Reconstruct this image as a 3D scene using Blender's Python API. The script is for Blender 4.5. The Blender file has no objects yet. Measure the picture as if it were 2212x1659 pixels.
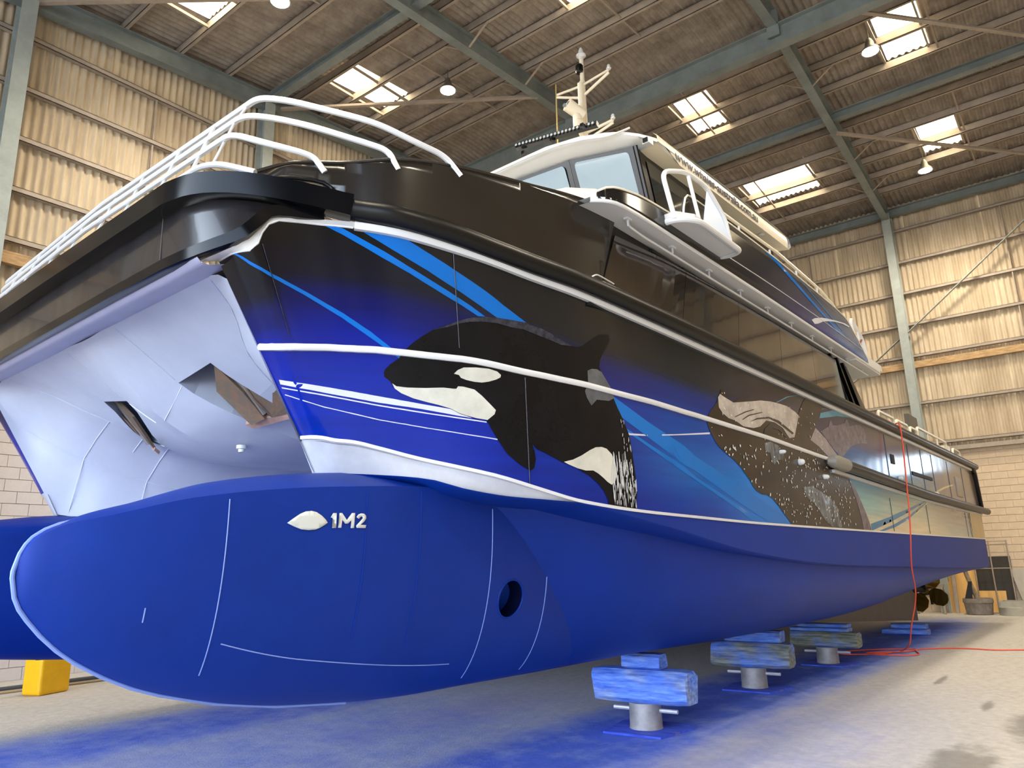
import bpy, bmesh, math, random
from mathutils import Vector, Matrix, geometry
random.seed(7)
scene = bpy.context.scene
COL = scene.collection

# ---------------------------------------------------------------- camera
cam_data = bpy.data.cameras.new('camera')
cam_data.sensor_fit = 'HORIZONTAL'; cam_data.sensor_width = 36.0
cam_data.lens = 36.0*1602.72/2212.0
cam_data.clip_start = 0.05; cam_data.clip_end = 400
cam = bpy.data.objects.new('camera', cam_data); COL.objects.link(cam)
def camera_matrix(yaw, pitch, roll, loc):
    f = Vector((math.cos(pitch)*math.cos(yaw), math.cos(pitch)*math.sin(yaw), math.sin(pitch)))
    r = Vector((math.sin(yaw), -math.cos(yaw), 0)); u = r.cross(f)
    r2 = r*math.cos(roll)+u*math.sin(roll); u2 = u*math.cos(roll)-r*math.sin(roll)
    m = Matrix(((r2.x,u2.x,-f.x,loc[0]),(r2.y,u2.y,-f.y,loc[1]),(r2.z,u2.z,-f.z,loc[2]),(0,0,0,1)))
    return m
cam.matrix_world = camera_matrix(0.661260497, 0.239158563, -0.0260694226, (0,0,1.6))
scene.camera = cam

# ---------------------------------------------------------------- world, exposure
world = bpy.data.worlds.new('sky'); scene.world = world; world.use_nodes = True
wn = world.node_tree.nodes; wl = world.node_tree.links
bg = wn['Background']
sky = wn.new('ShaderNodeTexSky'); sky.sky_type = 'HOSEK_WILKIE'; sky.turbidity = 4.0; sky.ground_albedo = 0.4
sky.sun_direction = Vector((-0.35, 0.45, 0.8)).normalized()
hs = wn.new('ShaderNodeHueSaturation'); hs.inputs['Saturation'].default_value = 0.6
wl.new(sky.outputs[0], hs.inputs['Color']); wl.new(hs.outputs[0], bg.inputs['Color'])
bg.inputs['Strength'].default_value = 32.0
vs = scene.view_settings
vs.view_transform = 'Standard'; vs.look = 'None'; vs.exposure = 0.12; vs.gamma = 1.0; vs.use_curve_mapping = False
scene.cycles.max_bounces = 8; scene.cycles.diffuse_bounces = 5; scene.cycles.glossy_bounces = 4
scene.cycles.sample_clamp_indirect = 6.0; scene.cycles.caustics_reflective = False; scene.cycles.caustics_refractive = False

# ---------------------------------------------------------------- materials
def lin(c):
    o = []
    for v in c[:3]:
        v = v/255.0
        o.append(v/12.92 if v <= 0.04045 else ((v+0.055)/1.055)**2.4)
    return (o[0],o[1],o[2],1.0)
MATS = {}
def mat(name, col, rough=0.5, metal=0.0, var=0.0, scale=6.0, bump=0.0, bscale=40.0, coat=0.0, emit=None, estr=0.0, col2=None, stretch=None, spec=0.5):
    if name in MATS: return MATS[name]
    m = bpy.data.materials.new(name); m.use_nodes = True
    nt = m.node_tree; b = nt.nodes['Principled BSDF']
    c = lin(col); b.inputs['Base Color'].default_value = c
    b.inputs['Roughness'].default_value = rough; b.inputs['Metallic'].default_value = metal
    b.inputs['Specular IOR Level'].default_value = spec
    if coat: b.inputs['Coat Weight'].default_value = coat; b.inputs['Coat Roughness'].default_value = 0.04
    if emit:
        b.inputs['Emission Color'].default_value = lin(emit); b.inputs['Emission Strength'].default_value = estr
    if var or col2 or bump:
        tc = nt.nodes.new('ShaderNodeTexCoord'); mp = nt.nodes.new('ShaderNodeMapping')
        nt.links.new(tc.outputs['Object'], mp.inputs['Vector'])
        if stretch: mp.inputs['Scale'].default_value = stretch
    if var or col2:
        nz = nt.nodes.new('ShaderNodeTexNoise'); nz.inputs['Scale'].default_value = scale; nz.inputs['Detail'].default_value = 6; nz.inputs['Roughness'].default_value = 0.65
        nt.links.new(mp.outputs[0], nz.inputs['Vector'])
        rp = nt.nodes.new('ShaderNodeValToRGB'); rp.color_ramp.elements[0].position = 0.33; rp.color_ramp.elements[1].position = 0.67
        d = lin(col2) if col2 else tuple(min(1, v*(1+var)) for v in c[:3])+(1,)
        e = c if col2 else tuple(v*(1-var) for v in c[:3])+(1,)
        rp.color_ramp.elements[0].color = e; rp.color_ramp.elements[1].color = d
        nt.links.new(nz.outputs['Fac'], rp.inputs['Fac']); nt.links.new(rp.outputs[0], b.inputs['Base Color'])
    if bump:
        nb = nt.nodes.new('ShaderNodeTexNoise'); nb.inputs['Scale'].default_value = bscale; nb.inputs['Detail'].default_value = 5
        nt.links.new(mp.outputs[0], nb.inputs['Vector'])
        bp = nt.nodes.new('ShaderNodeBump'); bp.inputs['Strength'].default_value = bump; bp.inputs['Distance'].default_value = 0.02
        nt.links.new(nb.outputs['Fac'], bp.inputs['Height']); nt.links.new(bp.outputs[0], b.inputs['Normal'])
    MATS[name] = m
    return m

# ---------------------------------------------------------------- mesh helpers
def link(name, me, parent=None, mt=None):
    o = bpy.data.objects.new(name, me); COL.objects.link(o)
    if mt is not None and me is not None and not me.materials: me.materials.append(mt)
    if parent is not None: o.parent = parent
    return o
def mesh(name, verts, faces, smooth=False):
    me = bpy.data.meshes.new(name); me.from_pydata([tuple(v) for v in verts], [], faces); me.update()
    if smooth:
        for p in me.polygons: p.use_smooth = True
    return me
def obj(name, verts, faces, mt, parent=None, smooth=False):
    return link(name, mesh(name, verts, faces, smooth), parent, mt)
def tag(o, label=None, cat=None, group=None, kind=None):
    if label: o['label'] = label
    if cat: o['category'] = cat
    if group: o['group'] = group
    if kind: o['kind'] = kind
    return o
def empty(name, loc=(0,0,0), rz=0.0):
    o = bpy.data.objects.new(name, None); COL.objects.link(o); o.location = loc; o.rotation_euler = (0,0,rz); o.empty_display_size = 0.2
    return o
def copy_tree(o, parent=None):
    c = o.copy(); COL.objects.link(c); c.parent = parent
    for ch in list(o.children): copy_tree(ch, c)
    return c
class MB:
    """collects shapes into one mesh"""
    def __init__(s): s.v = []; s.f = []
    def add(s, v, f):
        n = len(s.v); s.v += [tuple(p) for p in v]; s.f += [tuple(i+n for i in q) for q in f]; return s
    def box(s, x0, x1, y0, y1, z0, z1):
        return s.add([(x0,y0,z0),(x1,y0,z0),(x1,y1,z0),(x0,y1,z0),(x0,y0,z1),(x1,y0,z1),(x1,y1,z1),(x0,y1,z1)],
                     [(0,3,2,1),(4,5,6,7),(0,1,5,4),(1,2,6,5),(2,3,7,6),(3,0,4,7)])
    def bar(s, p, q, w, h, up=(0,0,1)):
        p = Vector(p); q = Vector(q); d = (q-p).normalized(); u = Vector(up); sd = d.cross(u)
        if sd.length < 1e-5: sd = d.cross(Vector((1,0,0)))
        sd.normalize(); u = sd.cross(d)
        v = []
        for c in (p,q):
            for a,b in ((-1,-1),(1,-1),(1,1),(-1,1)): v.append(c+sd*(a*w/2)+u*(b*h/2))
        return s.add(v, [(3,2,1,0),(4,5,6,7),(0,1,5,4),(1,2,6,5),(2,3,7,6),(3,0,4,7)])
    def ibeam(s, p, q, d, w, tf=0.02, tw=0.014, up=(0,0,1)):
        p = Vector(p); q = Vector(q); ax = (q-p).normalized(); u = Vector(up); sd = ax.cross(u).normalized(); u = sd.cross(ax)
        s.bar(p+u*(d/2-tf/2), q+u*(d/2-tf/2), w, tf, u); s.bar(p-u*(d/2-tf/2), q-u*(d/2-tf/2), w, tf, u); s.bar(p, q, tw, d-2*tf, u)
        return s
    def tube(s, pts, r, n=10, cap=True, closed=False):
        P = [Vector(p) for p in pts]; R = r if isinstance(r,(list,tuple)) else [r]*len(P); m = len(P)
        base = len(s.v); prev = None; V = []
        for i,p in enumerate(P):
            if closed: d = P[(i+1)%m]-P[i-1]
            else: d = P[min(i+1,m-1)]-P[max(i-1,0)]
            d.normalize()
            if prev is None:
                a = Vector((0,0,1)) if abs(d.z) < 0.9 else Vector((1,0,0))
                sd = d.cross(a).normalized()
            else:
                sd = (prev-d*prev.dot(d)).normalized()
            prev = sd; u = sd.cross(d)
            for k in range(n):
                t = 2*math.pi*k/n; V.append(p+(sd*math.cos(t)+u*math.sin(t))*R[i])
        F = []
        for i in range(m if closed else m-1):
            j = (i+1)%m
            for k in range(n): F.append((i*n+k, i*n+(k+1)%n, j*n+(k+1)%n, j*n+k))
        if cap and not closed:
            F.append(tuple(range(n-1,-1,-1))); F.append(tuple((m-1)*n+k for k in range(n)))
        return s.add(V, F)
    def lathe(s, prof, c=(0,0,0), n=16, axis='z'):
        V = []; F = []
        for r,h in prof:
            for k in range(n):
                t = 2*math.pi*k/n; a,b = r*math.cos(t), r*math.sin(t)
                V.append({'z':(c[0]+a,c[1]+b,c[2]+h),'x':(c[0]+h,c[1]+a,c[2]+b),'y':(c[0]+a,c[1]+h,c[2]+b)}[axis])
        for i in range(len(prof)-1):
            for k in range(n): F.append((i*n+k, i*n+(k+1)%n, (i+1)*n+(k+1)%n, (i+1)*n+k))
        F.append(tuple(range(n-1,-1,-1))); F.append(tuple((len(prof)-1)*n+k for k in range(n)))
        return s.add(V, F)
    def build(s, name, mt, parent=None, smooth=False):
        o = obj(name, s.v, s.f, mt, parent, False)
        if smooth: auto_smooth(o.data, 35)
        return o
def auto_smooth(me, deg=35):
    for p in me.polygons: p.use_smooth = True
    bm = bmesh.new(); bm.from_mesh(me); lim = math.radians(deg)
    for e in bm.edges:
        if len(e.link_faces) == 2: e.smooth = e.calc_face_angle(3.0) < lim
    bm.to_mesh(me); bm.free()
def bend(pts, r=0.08, n=5):
    """polyline with rounded corners"""
    P = [Vector(p) for p in pts]; out = [P[0]]
    for i in range(1, len(P)-1):
        a = (P[i-1]-P[i]); b = (P[i+1]-P[i]); rr = min(r, a.length*0.45, b.length*0.45)
        p0 = P[i]+a.normalized()*rr; p1 = P[i]+b.normalized()*rr
        for k in range(n+1):
            t = k/n; out.append(p0*(1-t)**2+P[i]*2*t*(1-t)+p1*t*t)
    out.append(P[-1]); return out
def grid_faces(nu, nv, flip=False):
    F = []
    for i in range(nu-1):
        for j in range(nv-1):
            q = (i*nv+j, (i+1)*nv+j, (i+1)*nv+j+1, i*nv+j+1)
            F.append(tuple(reversed(q)) if flip else q)
    return F
def in_poly(x, y, P):
    c = False; j = len(P)-1
    for i in range(len(P)):
        if (P[i][1] > y) != (P[j][1] > y) and x < (P[j][0]-P[i][0])*(y-P[i][1])/(P[j][1]-P[i][1])+P[i][0]: c = not c
        j = i
    return c
def cdt(poly, holes=(), step=0.1, sy=1.0):
    """triangulate a 2-D outline with inner points on a grid; sy scales y for the grid"""
    V = []; E = []
    def ring(P):
        n0 = len(V)
        for i,p in enumerate(P):
            q = P[(i+1)%len(P)]; L = math.hypot(q[0]-p[0], (q[1]-p[1])*sy); k = max(1, int(L/step))
            for t in range(k): V.append(Vector((p[0]+(q[0]-p[0])*t/k, p[1]+(q[1]-p[1])*t/k)))
        n1 = len(V)
        for i in range(n0, n1): E.append((i, i+1 if i+1 < n1 else n0))
    ring(poly)
    for h in holes: ring(h)
    xs = [p[0] for p in poly]; ys = [p[1] for p in poly]
    x = min(xs)+step/2
    while x < max(xs):
        y = min(ys)+step/2/sy
        while y < max(ys):
            if in_poly(x, y, poly) and not any(in_poly(x, y, h) for h in holes): V.append(Vector((x, y)))
            y += step/sy
        x += step
    r = geometry.delaunay_2d_cdt(V, E, [], 0, 1e-6)
    vv = r[0]; F = []
    for f in r[2]:
        cx = sum(vv[i].x for i in f)/len(f); cy = sum(vv[i].y for i in f)/len(f)
        if in_poly(cx, cy, poly) and not any(in_poly(cx, cy, h) for h in holes): F.append(tuple(f))
    return [(v.x, v.y) for v in vv], F
# ================================================================ the shed
XR, YL, YN, XE = 24.8, 14.2, -9.0, -7.0     # far wall, left wall, near wall, entry
RIDGE = 14.4
def zu(x): return 12.72-0.088*abs(x-RIDGE)     # underside of rafters
def zs(x): return zu(x)+0.64                   # sheeting
STEEL = mat('painted_steel', (150,158,155), 0.55, 0.0, 0.12, 3.0)
STEEL_D = mat('green_grey_steel', (118,126,126), 0.5, 0.0, 0.18, 2.0)
PURL = mat('dusty_purlin_steel', (158,146,134), 0.6, 0.0, 0.15, 3.0)
def cement(name, c1, c2):
    m = bpy.data.materials.new(name); m.use_nodes = True; nt = m.node_tree; b = nt.nodes['Principled BSDF']; b.inputs['Roughness'].default_value = 0.85
    tc = nt.nodes.new('ShaderNodeNewGeometry'); mp = nt.nodes.new('ShaderNodeMapping'); nt.links.new(tc.outputs['Position'], mp.inputs['Vector'])
    mp.inputs['Scale'].default_value = (1.6,1.6,0.35)
    n1 = nt.nodes.new('ShaderNodeTexNoise'); n1.inputs['Scale'].default_value = 1.6; n1.inputs['Detail'].default_value = 8; n1.inputs['Roughness'].default_value = 0.7
    nt.links.new(mp.outputs[0], n1.inputs['Vector'])
    rp = nt.nodes.new('ShaderNodeValToRGB'); rp.color_ramp.elements[0].position = 0.3; rp.color_ramp.elements[1].position = 0.7
    rp.color_ramp.elements[0].color = lin(c1); rp.color_ramp.elements[1].color = lin(c2)
    nt.links.new(n1.outputs['Fac'], rp.inputs['Fac'])
    nt.links.new(rp.outputs[0], b.inputs['Base Color'])
    return m
WALL_SHEET = cement('fibre_cement_wall_sheet', (168,150,126), (208,194,170))
ROOF_SHEET = cement('fibre_cement_roof_sheet', (122,112,104), (172,162,152))
PITCH = 1.05/7
def sheet_mesh(name, length, amp=0.026, n=8):
    """corrugated sheet: width along x (1.05 m), length along y, waves in z"""
    k = 7*n; V = []
    for i in range(k+1):
        x = 1.05*i/k; z = amp*math.sin(2*math.pi*x/PITCH)
        V += [(x,0,z),(x,length,z)]
    F = [(2*i, 2*i+2, 2*i+3, 2*i+1) for i in range(k)]
    return mesh(name, V, F, True)

# floor masks: overspray, plus a pale tint that lightens the shaded floor
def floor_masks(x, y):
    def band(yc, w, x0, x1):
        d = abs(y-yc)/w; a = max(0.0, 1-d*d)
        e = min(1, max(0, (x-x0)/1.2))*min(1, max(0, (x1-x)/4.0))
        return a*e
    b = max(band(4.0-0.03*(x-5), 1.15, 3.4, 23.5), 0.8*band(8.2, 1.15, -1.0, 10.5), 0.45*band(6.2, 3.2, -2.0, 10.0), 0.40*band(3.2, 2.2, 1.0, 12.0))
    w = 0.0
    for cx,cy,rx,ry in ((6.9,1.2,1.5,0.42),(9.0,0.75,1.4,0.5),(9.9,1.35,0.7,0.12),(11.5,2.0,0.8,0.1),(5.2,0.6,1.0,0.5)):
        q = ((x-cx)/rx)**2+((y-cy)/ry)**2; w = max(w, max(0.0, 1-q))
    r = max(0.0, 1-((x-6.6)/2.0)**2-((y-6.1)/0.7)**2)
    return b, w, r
fx = [-30, -15, XE]+[-7+0.5*i for i in range(1,17)]+[1.0+0.14*i for i in range(1,100)]+[14.86+0.35*i for i in range(0,29)]+[25.1]
fx = sorted(set(round(v,3) for v in fx)); fy = [-30, -9.3]+[-9+0.6*i for i in range(0,13)]+[-1.2+0.14*i for i in range(0,85)]+[10.7+0.5*i for i in range(0,8)]+[14.5, 30]
fy = sorted(set(round(v,3) for v in fy))
FV = [(x,y,0.0) for x in fx for y in fy]
fme = mesh('floor', FV, grid_faces(len(fx), len(fy)))
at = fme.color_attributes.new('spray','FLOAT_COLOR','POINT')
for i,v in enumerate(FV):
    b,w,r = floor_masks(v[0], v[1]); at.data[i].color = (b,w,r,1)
def floor_mat():
    m = bpy.data.materials.new('oversprayed_concrete'); m.use_nodes = True; nt = m.node_tree; b = nt.nodes['Principled BSDF']; N = nt.nodes.new; L = nt.links.new
    geo = N('ShaderNodeNewGeometry')
    def noise(sc, det=6, rough=0.6, vec=None):
        n = N('ShaderNodeTexNoise'); n.inputs['Scale'].default_value = sc; n.inputs['Detail'].default_value = det; n.inputs['Roughness'].default_value = rough
        L((vec or geo.outputs['Position']), n.inputs['Vector']); return n.outputs['Fac']
    def math_(op, a, bb, clamp=True):
        n = N('ShaderNodeMath'); n.operation = op; n.use_clamp = clamp
        for i,v in enumerate((a,bb)):
            if isinstance(v,(int,float)): n.inputs[i].default_value = v
            else: L(v, n.inputs[i])
        return n.outputs[0]
    def mix(f, a, c):
        n = N('ShaderNodeMixRGB')
        if isinstance(f,float): n.inputs[0].default_value = f
        else: L(f, n.inputs[0])
        for i,v in ((1,a),(2,c)):
            if isinstance(v,tuple): n.inputs[i].default_value = v
            else: L(v, n.inputs[i])
        return n.outputs[0]
    n1 = noise(0.7); n2 = noise(9, 8, 0.75); n3 = noise(60, 4, 0.7)
    rp = N('ShaderNodeValToRGB'); rp.color_ramp.elements[0].position = 0.3; rp.color_ramp.elements[1].position = 0.72
    rp.color_ramp.elements[0].color = lin((166,161,152)); rp.color_ramp.elements[1].color = lin((214,208,198)); L(n2, rp.inputs['Fac'])
    c0 = mix(math_('MULTIPLY', n1, 0.45), rp.outputs[0], lin((222,218,210)))
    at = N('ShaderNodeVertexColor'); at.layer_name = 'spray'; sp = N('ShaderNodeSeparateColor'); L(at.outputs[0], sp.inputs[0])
    sm = math_('MULTIPLY', sp.outputs[0], math_('ADD', math_('MULTIPLY', noise(2.2,6,0.7), 1.5), -0.05))
    sm = math_('MULTIPLY', math_('SUBTRACT', sm, 0.16), 1.9)
    blue = mix(n2, lin((34,62,180)), lin((92,128,228)))
    pale = math_('MULTIPLY', sp.outputs[0], math_('ADD', math_('MULTIPLY', n2, 0.5), 0.75))  # pale overspray; also paints the shaded floor lighter and bluer
    c1 = mix(math_('MULTIPLY', sp.outputs[2], 0.35), c0, lin((176,132,140)))
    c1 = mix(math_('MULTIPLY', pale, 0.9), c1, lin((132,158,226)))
    c2 = mix(sm, c1, blue)
    wet = math_('MULTIPLY', math_('SUBTRACT', math_('ADD', math_('MULTIPLY', sp.outputs[1], 0.6), math_('MULTIPLY', noise(2.4,9,0.75), 0.9)), 0.74), 5.0)
    wet = math_('MULTIPLY', wet, math_('MULTIPLY', sp.outputs[1], 6.0))
    c3 = mix(math_('MULTIPLY', wet, 0.55), c2, lin((74,70,62)))
    c4 = mix(math_('MULTIPLY', math_('SUBTRACT', n3, 0.64), 3.0), c3, lin((84,82,80)))
    L(c4, b.inputs['Base Color'])
    rg = N('ShaderNodeMapRange'); rg.inputs['To Min'].default_value = 0.8; rg.inputs['To Max'].default_value = 0.45; L(wet, rg.inputs[0]); L(rg.outputs[0], b.inputs['Roughness'])
    bp = N('ShaderNodeBump'); bp.inputs['Strength'].default_value = 0.55; bp.inputs['Distance'].default_value = 0.02
    L(math_('ADD', n2, math_('MULTIPLY', n3, 0.5), False), bp.inputs['Height']); L(bp.outputs[0], b.inputs['Normal'])
    return m
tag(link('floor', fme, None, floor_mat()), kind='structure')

# walls: block core below, corrugated sheets above
BRICK_MORTAR = mat('block_mortar', (170,156,140), 0.9, 0, 0.1, 5)
BLOCK = mat('warm_lit_block', (206,186,160), 0.8, 0, 0.10, 2.5, 0.15, 60)  # warm light on the far wall put into the block colour
BLOCK_L = mat('pale_block', (206,196,190), 0.8, 0, 0.08, 2.5, 0.15, 60)  # same blocks without the warm light in their colour
def box_obj(name, a, b, mt, parent=None):
    return MB().box(a[0],b[0],a[1],b[1],a[2],b[2]).build(name, mt, parent)
wall_right = tag(MB().box(XR,XR+0.2,YN,YL+0.3,0,3.95).box(XR,XR+0.2,YN,YL+0.3,4.5,4.62).box(XR,XR+0.2,YN,-0.9,3.95,4.5).box(XR,XR+0.2,0.7,YL+0.3,3.95,4.5).build('wall_right', BRICK_MORTAR), kind='structure')
wall_left = tag(box_obj('wall_left', (XE,YL,0), (XR,YL+0.2,4.62), BRICK_MORTAR), kind='structure')
wall_near = tag(box_obj('wall_near', (XE,YN-0.2,0), (XR+0.2,YN,4.62), BRICK_MORTAR), kind='structure')
wall_entry = tag(MB().box(XE-0.2,XE,YN-0.2,-6.5,0,10.0).box(XE-0.2,XE,12.6,YL+0.2,0,10.0).box(XE-0.2,XE,YN-0.2,YL+0.2,10.0,12.2).build('wall_entry', WALL_SHEET), kind='structure')
# blocks
bR = MB().box(-0.012,0.02,-0.196,0.196,0.004,0.193).build('block', BLOCK, wall_right).data
first = True
blk = None
for o in list(wall_right.children): blk = o
def place_block(me, wall, loc, rz):
    o = bpy.data.objects.new('block', me); COL.objects.link(o); o.parent = wall; o.location = loc; o.rotation_euler = (0,0,rz); return o
COL.objects.unlink(blk); bpy.data.objects.remove(blk)
for c in range(23):
    off = 0.2 if c % 2 else 0.0
    for k in range(12):
        if 0.1+0.4*k+off < 0.95 and 3.75 < 0.2*c < 4.5: continue
        place_block(bR, wall_right, (XR+random.uniform(-0.004,0.002), 0.1+0.4*k+off, 0.2*c), random.uniform(-0.003,0.003))
bL = mesh('block', [(v.co.y, v.co.x, v.co.z) for v in bR.vertices], [tuple(reversed(p.vertices)) for p in bR.polygons]); bL.materials.append(BLOCK_L)
for c in range(23):
    off = 0.2 if c % 2 else 0.0
    for k in range(12):
        place_block(bL, wall_left, (2.5+0.4*k+off, YL+random.uniform(-0.004,0.002), 0.2*c), random.uniform(-0.003,0.003))
# corrugated wall sheets
def wall_sheets(wall, along, fixed, a0, a1, z0, ztop):
    i = 0; cache = {}
    a = a0
    while a < a1-0.3:
        zt = ztop(a+0.5); L = round(zt-z0, 2)
        if L not in cache:
            cache[L] = sheet_mesh('cladding_sheet', L); cache[L].materials.append(WALL_SHEET)
        o = bpy.data.objects.new('cladding_sheet', cache[L]); COL.objects.link(o); o.parent = wall
        lift = 0.012 if i % 2 else 0.0
        if along == 'y' and -4.7 < a < -1.2: o.scale = (1,1,1)
        if along == 'x':   # wall in the x direction, face towards -y
            o.matrix_local = Matrix(((1,0,0,a),(0,0,1,fixed-lift),(0,1,0,z0),(0,0,0,1)))
        else:              # wall in the y direction, face towards -x
            o.matrix_local = Matrix(((0,0,1,fixed-lift),(1,0,0,a),(0,1,0,z0),(0,0,0,1)))
        a += 1.035; i += 1
wall_sheets(wall_right, 'y', XR+0.05, YN, YL, 4.5, lambda a: zs(XR)+0.1)
wall_sheets(wall_left, 'x', YL+0.05, XE, XR, 4.5, lambda a: zs(a)+0.1)
wall_sheets(wall_near, 'x', YN-0.05, XE, XR, 4.5, lambda a: zs(a)+0.1)
# girts
GZ = [11.55,10.5,9.48,8.46,7.46,6.0,4.78]
for z in GZ:
    y9 = YN
    MB().box(XR-0.10,XR+0.0,y9,YL,z-0.045,z-0.035).box(XR-0.10,XR-0.09,y9,YL,z-0.045,z+0.045).box(XR-0.1,XR,y9,YL,z+0.035,z+0.045).build('girt', PURL, wall_right)
MB().box(XR-0.2,XR-0.02,YN,YL,4.5,4.62).build('ledge_beam', PURL, wall_right)
TIMBER = mat('rough_timber', (176,146,108), 0.85, 0, 0.3, 5, 0.4, 20, stretch=(1,1,6))
MB().box(XR-0.14,XR-0.01,YN,YL,7.08,7.28).build('timber_rail', TIMBER, wall_right)
for z in [11.3,10.25,9.25,8.26,7.32,6.0,4.8]:
    MB().box(XE,XR,YL-0.10,YL,z-0.05,z-0.04).box(XE,XR,YL-0.10,YL-0.09,z-0.05,z+0.05).box(XE,XR,YL-0.1,YL,z+0.04,z+0.05).build('girt', PURL, wall_left)
MB().box(XE,XR,YL-0.14,YL-0.01,6.86,7.08).build('timber_rail', TIMBER, wall_left)
for y in (0.9, 6.4, 11.6):    # thin sag rods between girts of the far wall
    for z0,z1 in zip(GZ[1:], GZ[:-1]): MB().bar((XR-0.06,y,z0),(XR-0.06,y,z1),0.03,0.05,(1,0,0)).build('sag_rod', PURL, wall_right)
for x in (6.3, 11.5):
    for z0,z1 in ((4.8,6.0),(6.0,7.3),(7.32,8.26),(8.26,9.25),(9.25,10.25),(10.25,11.3)): MB().bar((x,YL-0.06,z0),(x,YL-0.06,z1),0.03,0.05,(0,1,0)).build('sag_rod', PURL, wall_left)
# columns
for y in (-6.7,-1.4,3.85,9.1):
    MB().ibeam((XR-0.32,y,0),(XR-0.32,y,zu(XR)+0.25),0.34,0.24,0.018,0.012,(1,0,0)).build('column', STEEL, wall_right)
for x in (-1.2,3.75,8.75,13.6,18.4):
    MB().ibeam((x,YL-0.27,0),(x,YL-0.27,zu(x)+0.1),0.3,0.26,0.016,0.012,(0,1,0)).build('column', STEEL, wall_left)
# bracing on the far wall
MB().bar((XR-0.33,3.75,8.15),(XR-0.33,-1.3,12.1),0.02,0.11,(1,0,0)).build('brace', STEEL, wall_right)
MB().bar((XR-0.3,4.0,8.0),(XR-0.3,9.0,4.2),0.02,0.11,(1,0,0)).build('brace', STEEL, wall_right)
# ceiling : rafters, girder, purlins, sheets, skylights
ceiling = tag(MB().box(RIDGE-0.3,RIDGE+0.3,YN,YL,zs(RIDGE)+0.06,zs(RIDGE)+0.09).build('ceiling', ROOF_SHEET), kind='structure')
for y in (-6.7,-1.4,3.85,9.1,13.98):
    for x0,x1 in ((XE,RIDGE),(RIDGE,XR-0.1)):
        MB().ibeam((x0,y,zu(x0)+0.2),(x1,y,zu(x1)+0.2),0.4,0.2,0.02,0.013).build('rafter', STEEL_D, ceiling)
    m = MB().box(RIDGE-0.02,RIDGE+0.02,y-0.13,y+0.13,zu(RIDGE)-0.25,zu(RIDGE)+0.4)
    m.build('splice_plate', STEEL_D, ceiling)
MB().ibeam((14.5,YN,12.5),(14.5,YL,12.5),0.5,0.24,0.024,0.016).build('ridge_girder', STEEL_D, ceiling)
for x in (8.85,18.7):
    MB().ibeam((x,YN,zu(x)+0.3),(x,YL,zu(x)+0.3),0.22,0.2,0.016,0.012).build('strut_beam', STEEL_D, ceiling)
MB().ibeam((XR-0.25,YN,zu(XR)+0.32),(XR-0.25,YL,zu(XR)+0.32),0.25,0.2,0.016,0.012).build('eave_beam', STEEL_D, ceiling)
PX = [-5.8,-4.6,-3.4,-2.3,-1.2,-0.1,1.0,2.1,3.2,4.33,5.45,6.6,7.74,9.45,10.4,11.38,12.4,13.3,15.2,15.9,16.85,17.8,19.5,20.5,21.5,22.42,23.4]
for x in PX:
    z = zu(x)+0.4
    MB().box(x-0.035,x-0.025,YN,YL,z,z+0.2).box(x-0.035,x+0.04,YN,YL,z,z+0.012).box(x-0.035,x+0.04,YN,YL,z+0.188,z+0.2).build('purlin', PURL, ceiling)
SKY = [ (9.45,11.38,11.9,12.78), (5.5,6.6,11.72,12.77), (10.4,11.5,6.2,7.08), (15.9,17.75,6.14,7.1), (20.6,22.3,5.08,7.1), (15.9,17.8,1.38,2.3), (20.55,22.3,1.3,2.27), (4.4,6.6,6.2,7.1), (-2.3,-0.1,6.2,7.1),(-2.3,-0.1,1.3,2.3),(10.4,12.3,-3.4,-2.4),(16,17.8,-3.4,-2.4),(20.5,22.4,-3.4,-2.4),(16,17.8,10.9,11.9)]
SKYLIGHT = mat('translucent_skylight', (250,240,215), 0.4, emit=(255,238,200), estr=8.0)
# roof sheets: waves run across y, length along the slope; cut around the skylights
rows = [XE]+PX[1:18:2]+[RIDGE]; rows_r = [RIDGE]+PX[19::2]+[XR+0.15]
def roof_sheet(x0, x1, y0, ncor, k, mt, name, lift=0.0):
    n = ncor*8; V = []
    for i in range(n+1):
        y = y0+PITCH*i/8; z = 0.026*math.sin(2*math.pi*(y-YN)/PITCH)+lift
        V += [(x0-0.04,y,zs(x0)+z+(0.015 if k % 2 else 0)),(x1+0.04,y,zs(x1)+z+(0.0 if k % 2 else 0.015))]
    F = [(2*i,2*i+1,2*i+3,2*i+2) for i in range(n)]
    return V, F
def sky_hit(x0, x1, y0, y1):
    for s in SKY:
        if s[0] < x1-0.05 and s[1] > x0+0.05 and s[2] < y1-0.05 and s[3] > y0+0.05: return s
    return None
ncol = int((YL-YN)/1.05)+1
for rr in (rows, rows_r):
    for k in range(len(rr)-1):
        x0,x1 = rr[k],rr[k+1]
        for c in range(ncol):
            y0 = YN+1.05*c; y1 = y0+1.05
            hits = [s for s in SKY if s[0] < x1-0.02 and s[1] > x0+0.02 and s[2] < y1-0.02 and s[3] > y0+0.02]
            cells = []
            for i in range(7):
                ya = y0+PITCH*i; ym = ya+PITCH/2
                segs = [(x0,x1)]
                for s in hits:
                    if s[2] < ym < s[3]:
                        ns = []
                        for a,b in segs:
                            if s[0] > a+0.01: ns.append((a,min(b,s[0])))
                            if s[1] < b-0.01: ns.append((max(a,s[1]),b))
                            if s[0] >= b or s[1] <= a: ns = [(a,b)] if not ns else ns
                        segs = ns
                for a,b in segs: cells.append((ya,a,b))
            m = MB()
            if not hits: m.add(*roof_sheet(x0,x1,y0,7,k,None,''))
            else:
                for ya,a,b in cells: m.add(*roof_sheet(a,b,ya,1,k,None,''))
            if m.v:
                o = m.build('roof_sheet', ROOF_SHEET, ceiling)
                for p in o.data.polygons: p.use_smooth = True
n = 0
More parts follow.
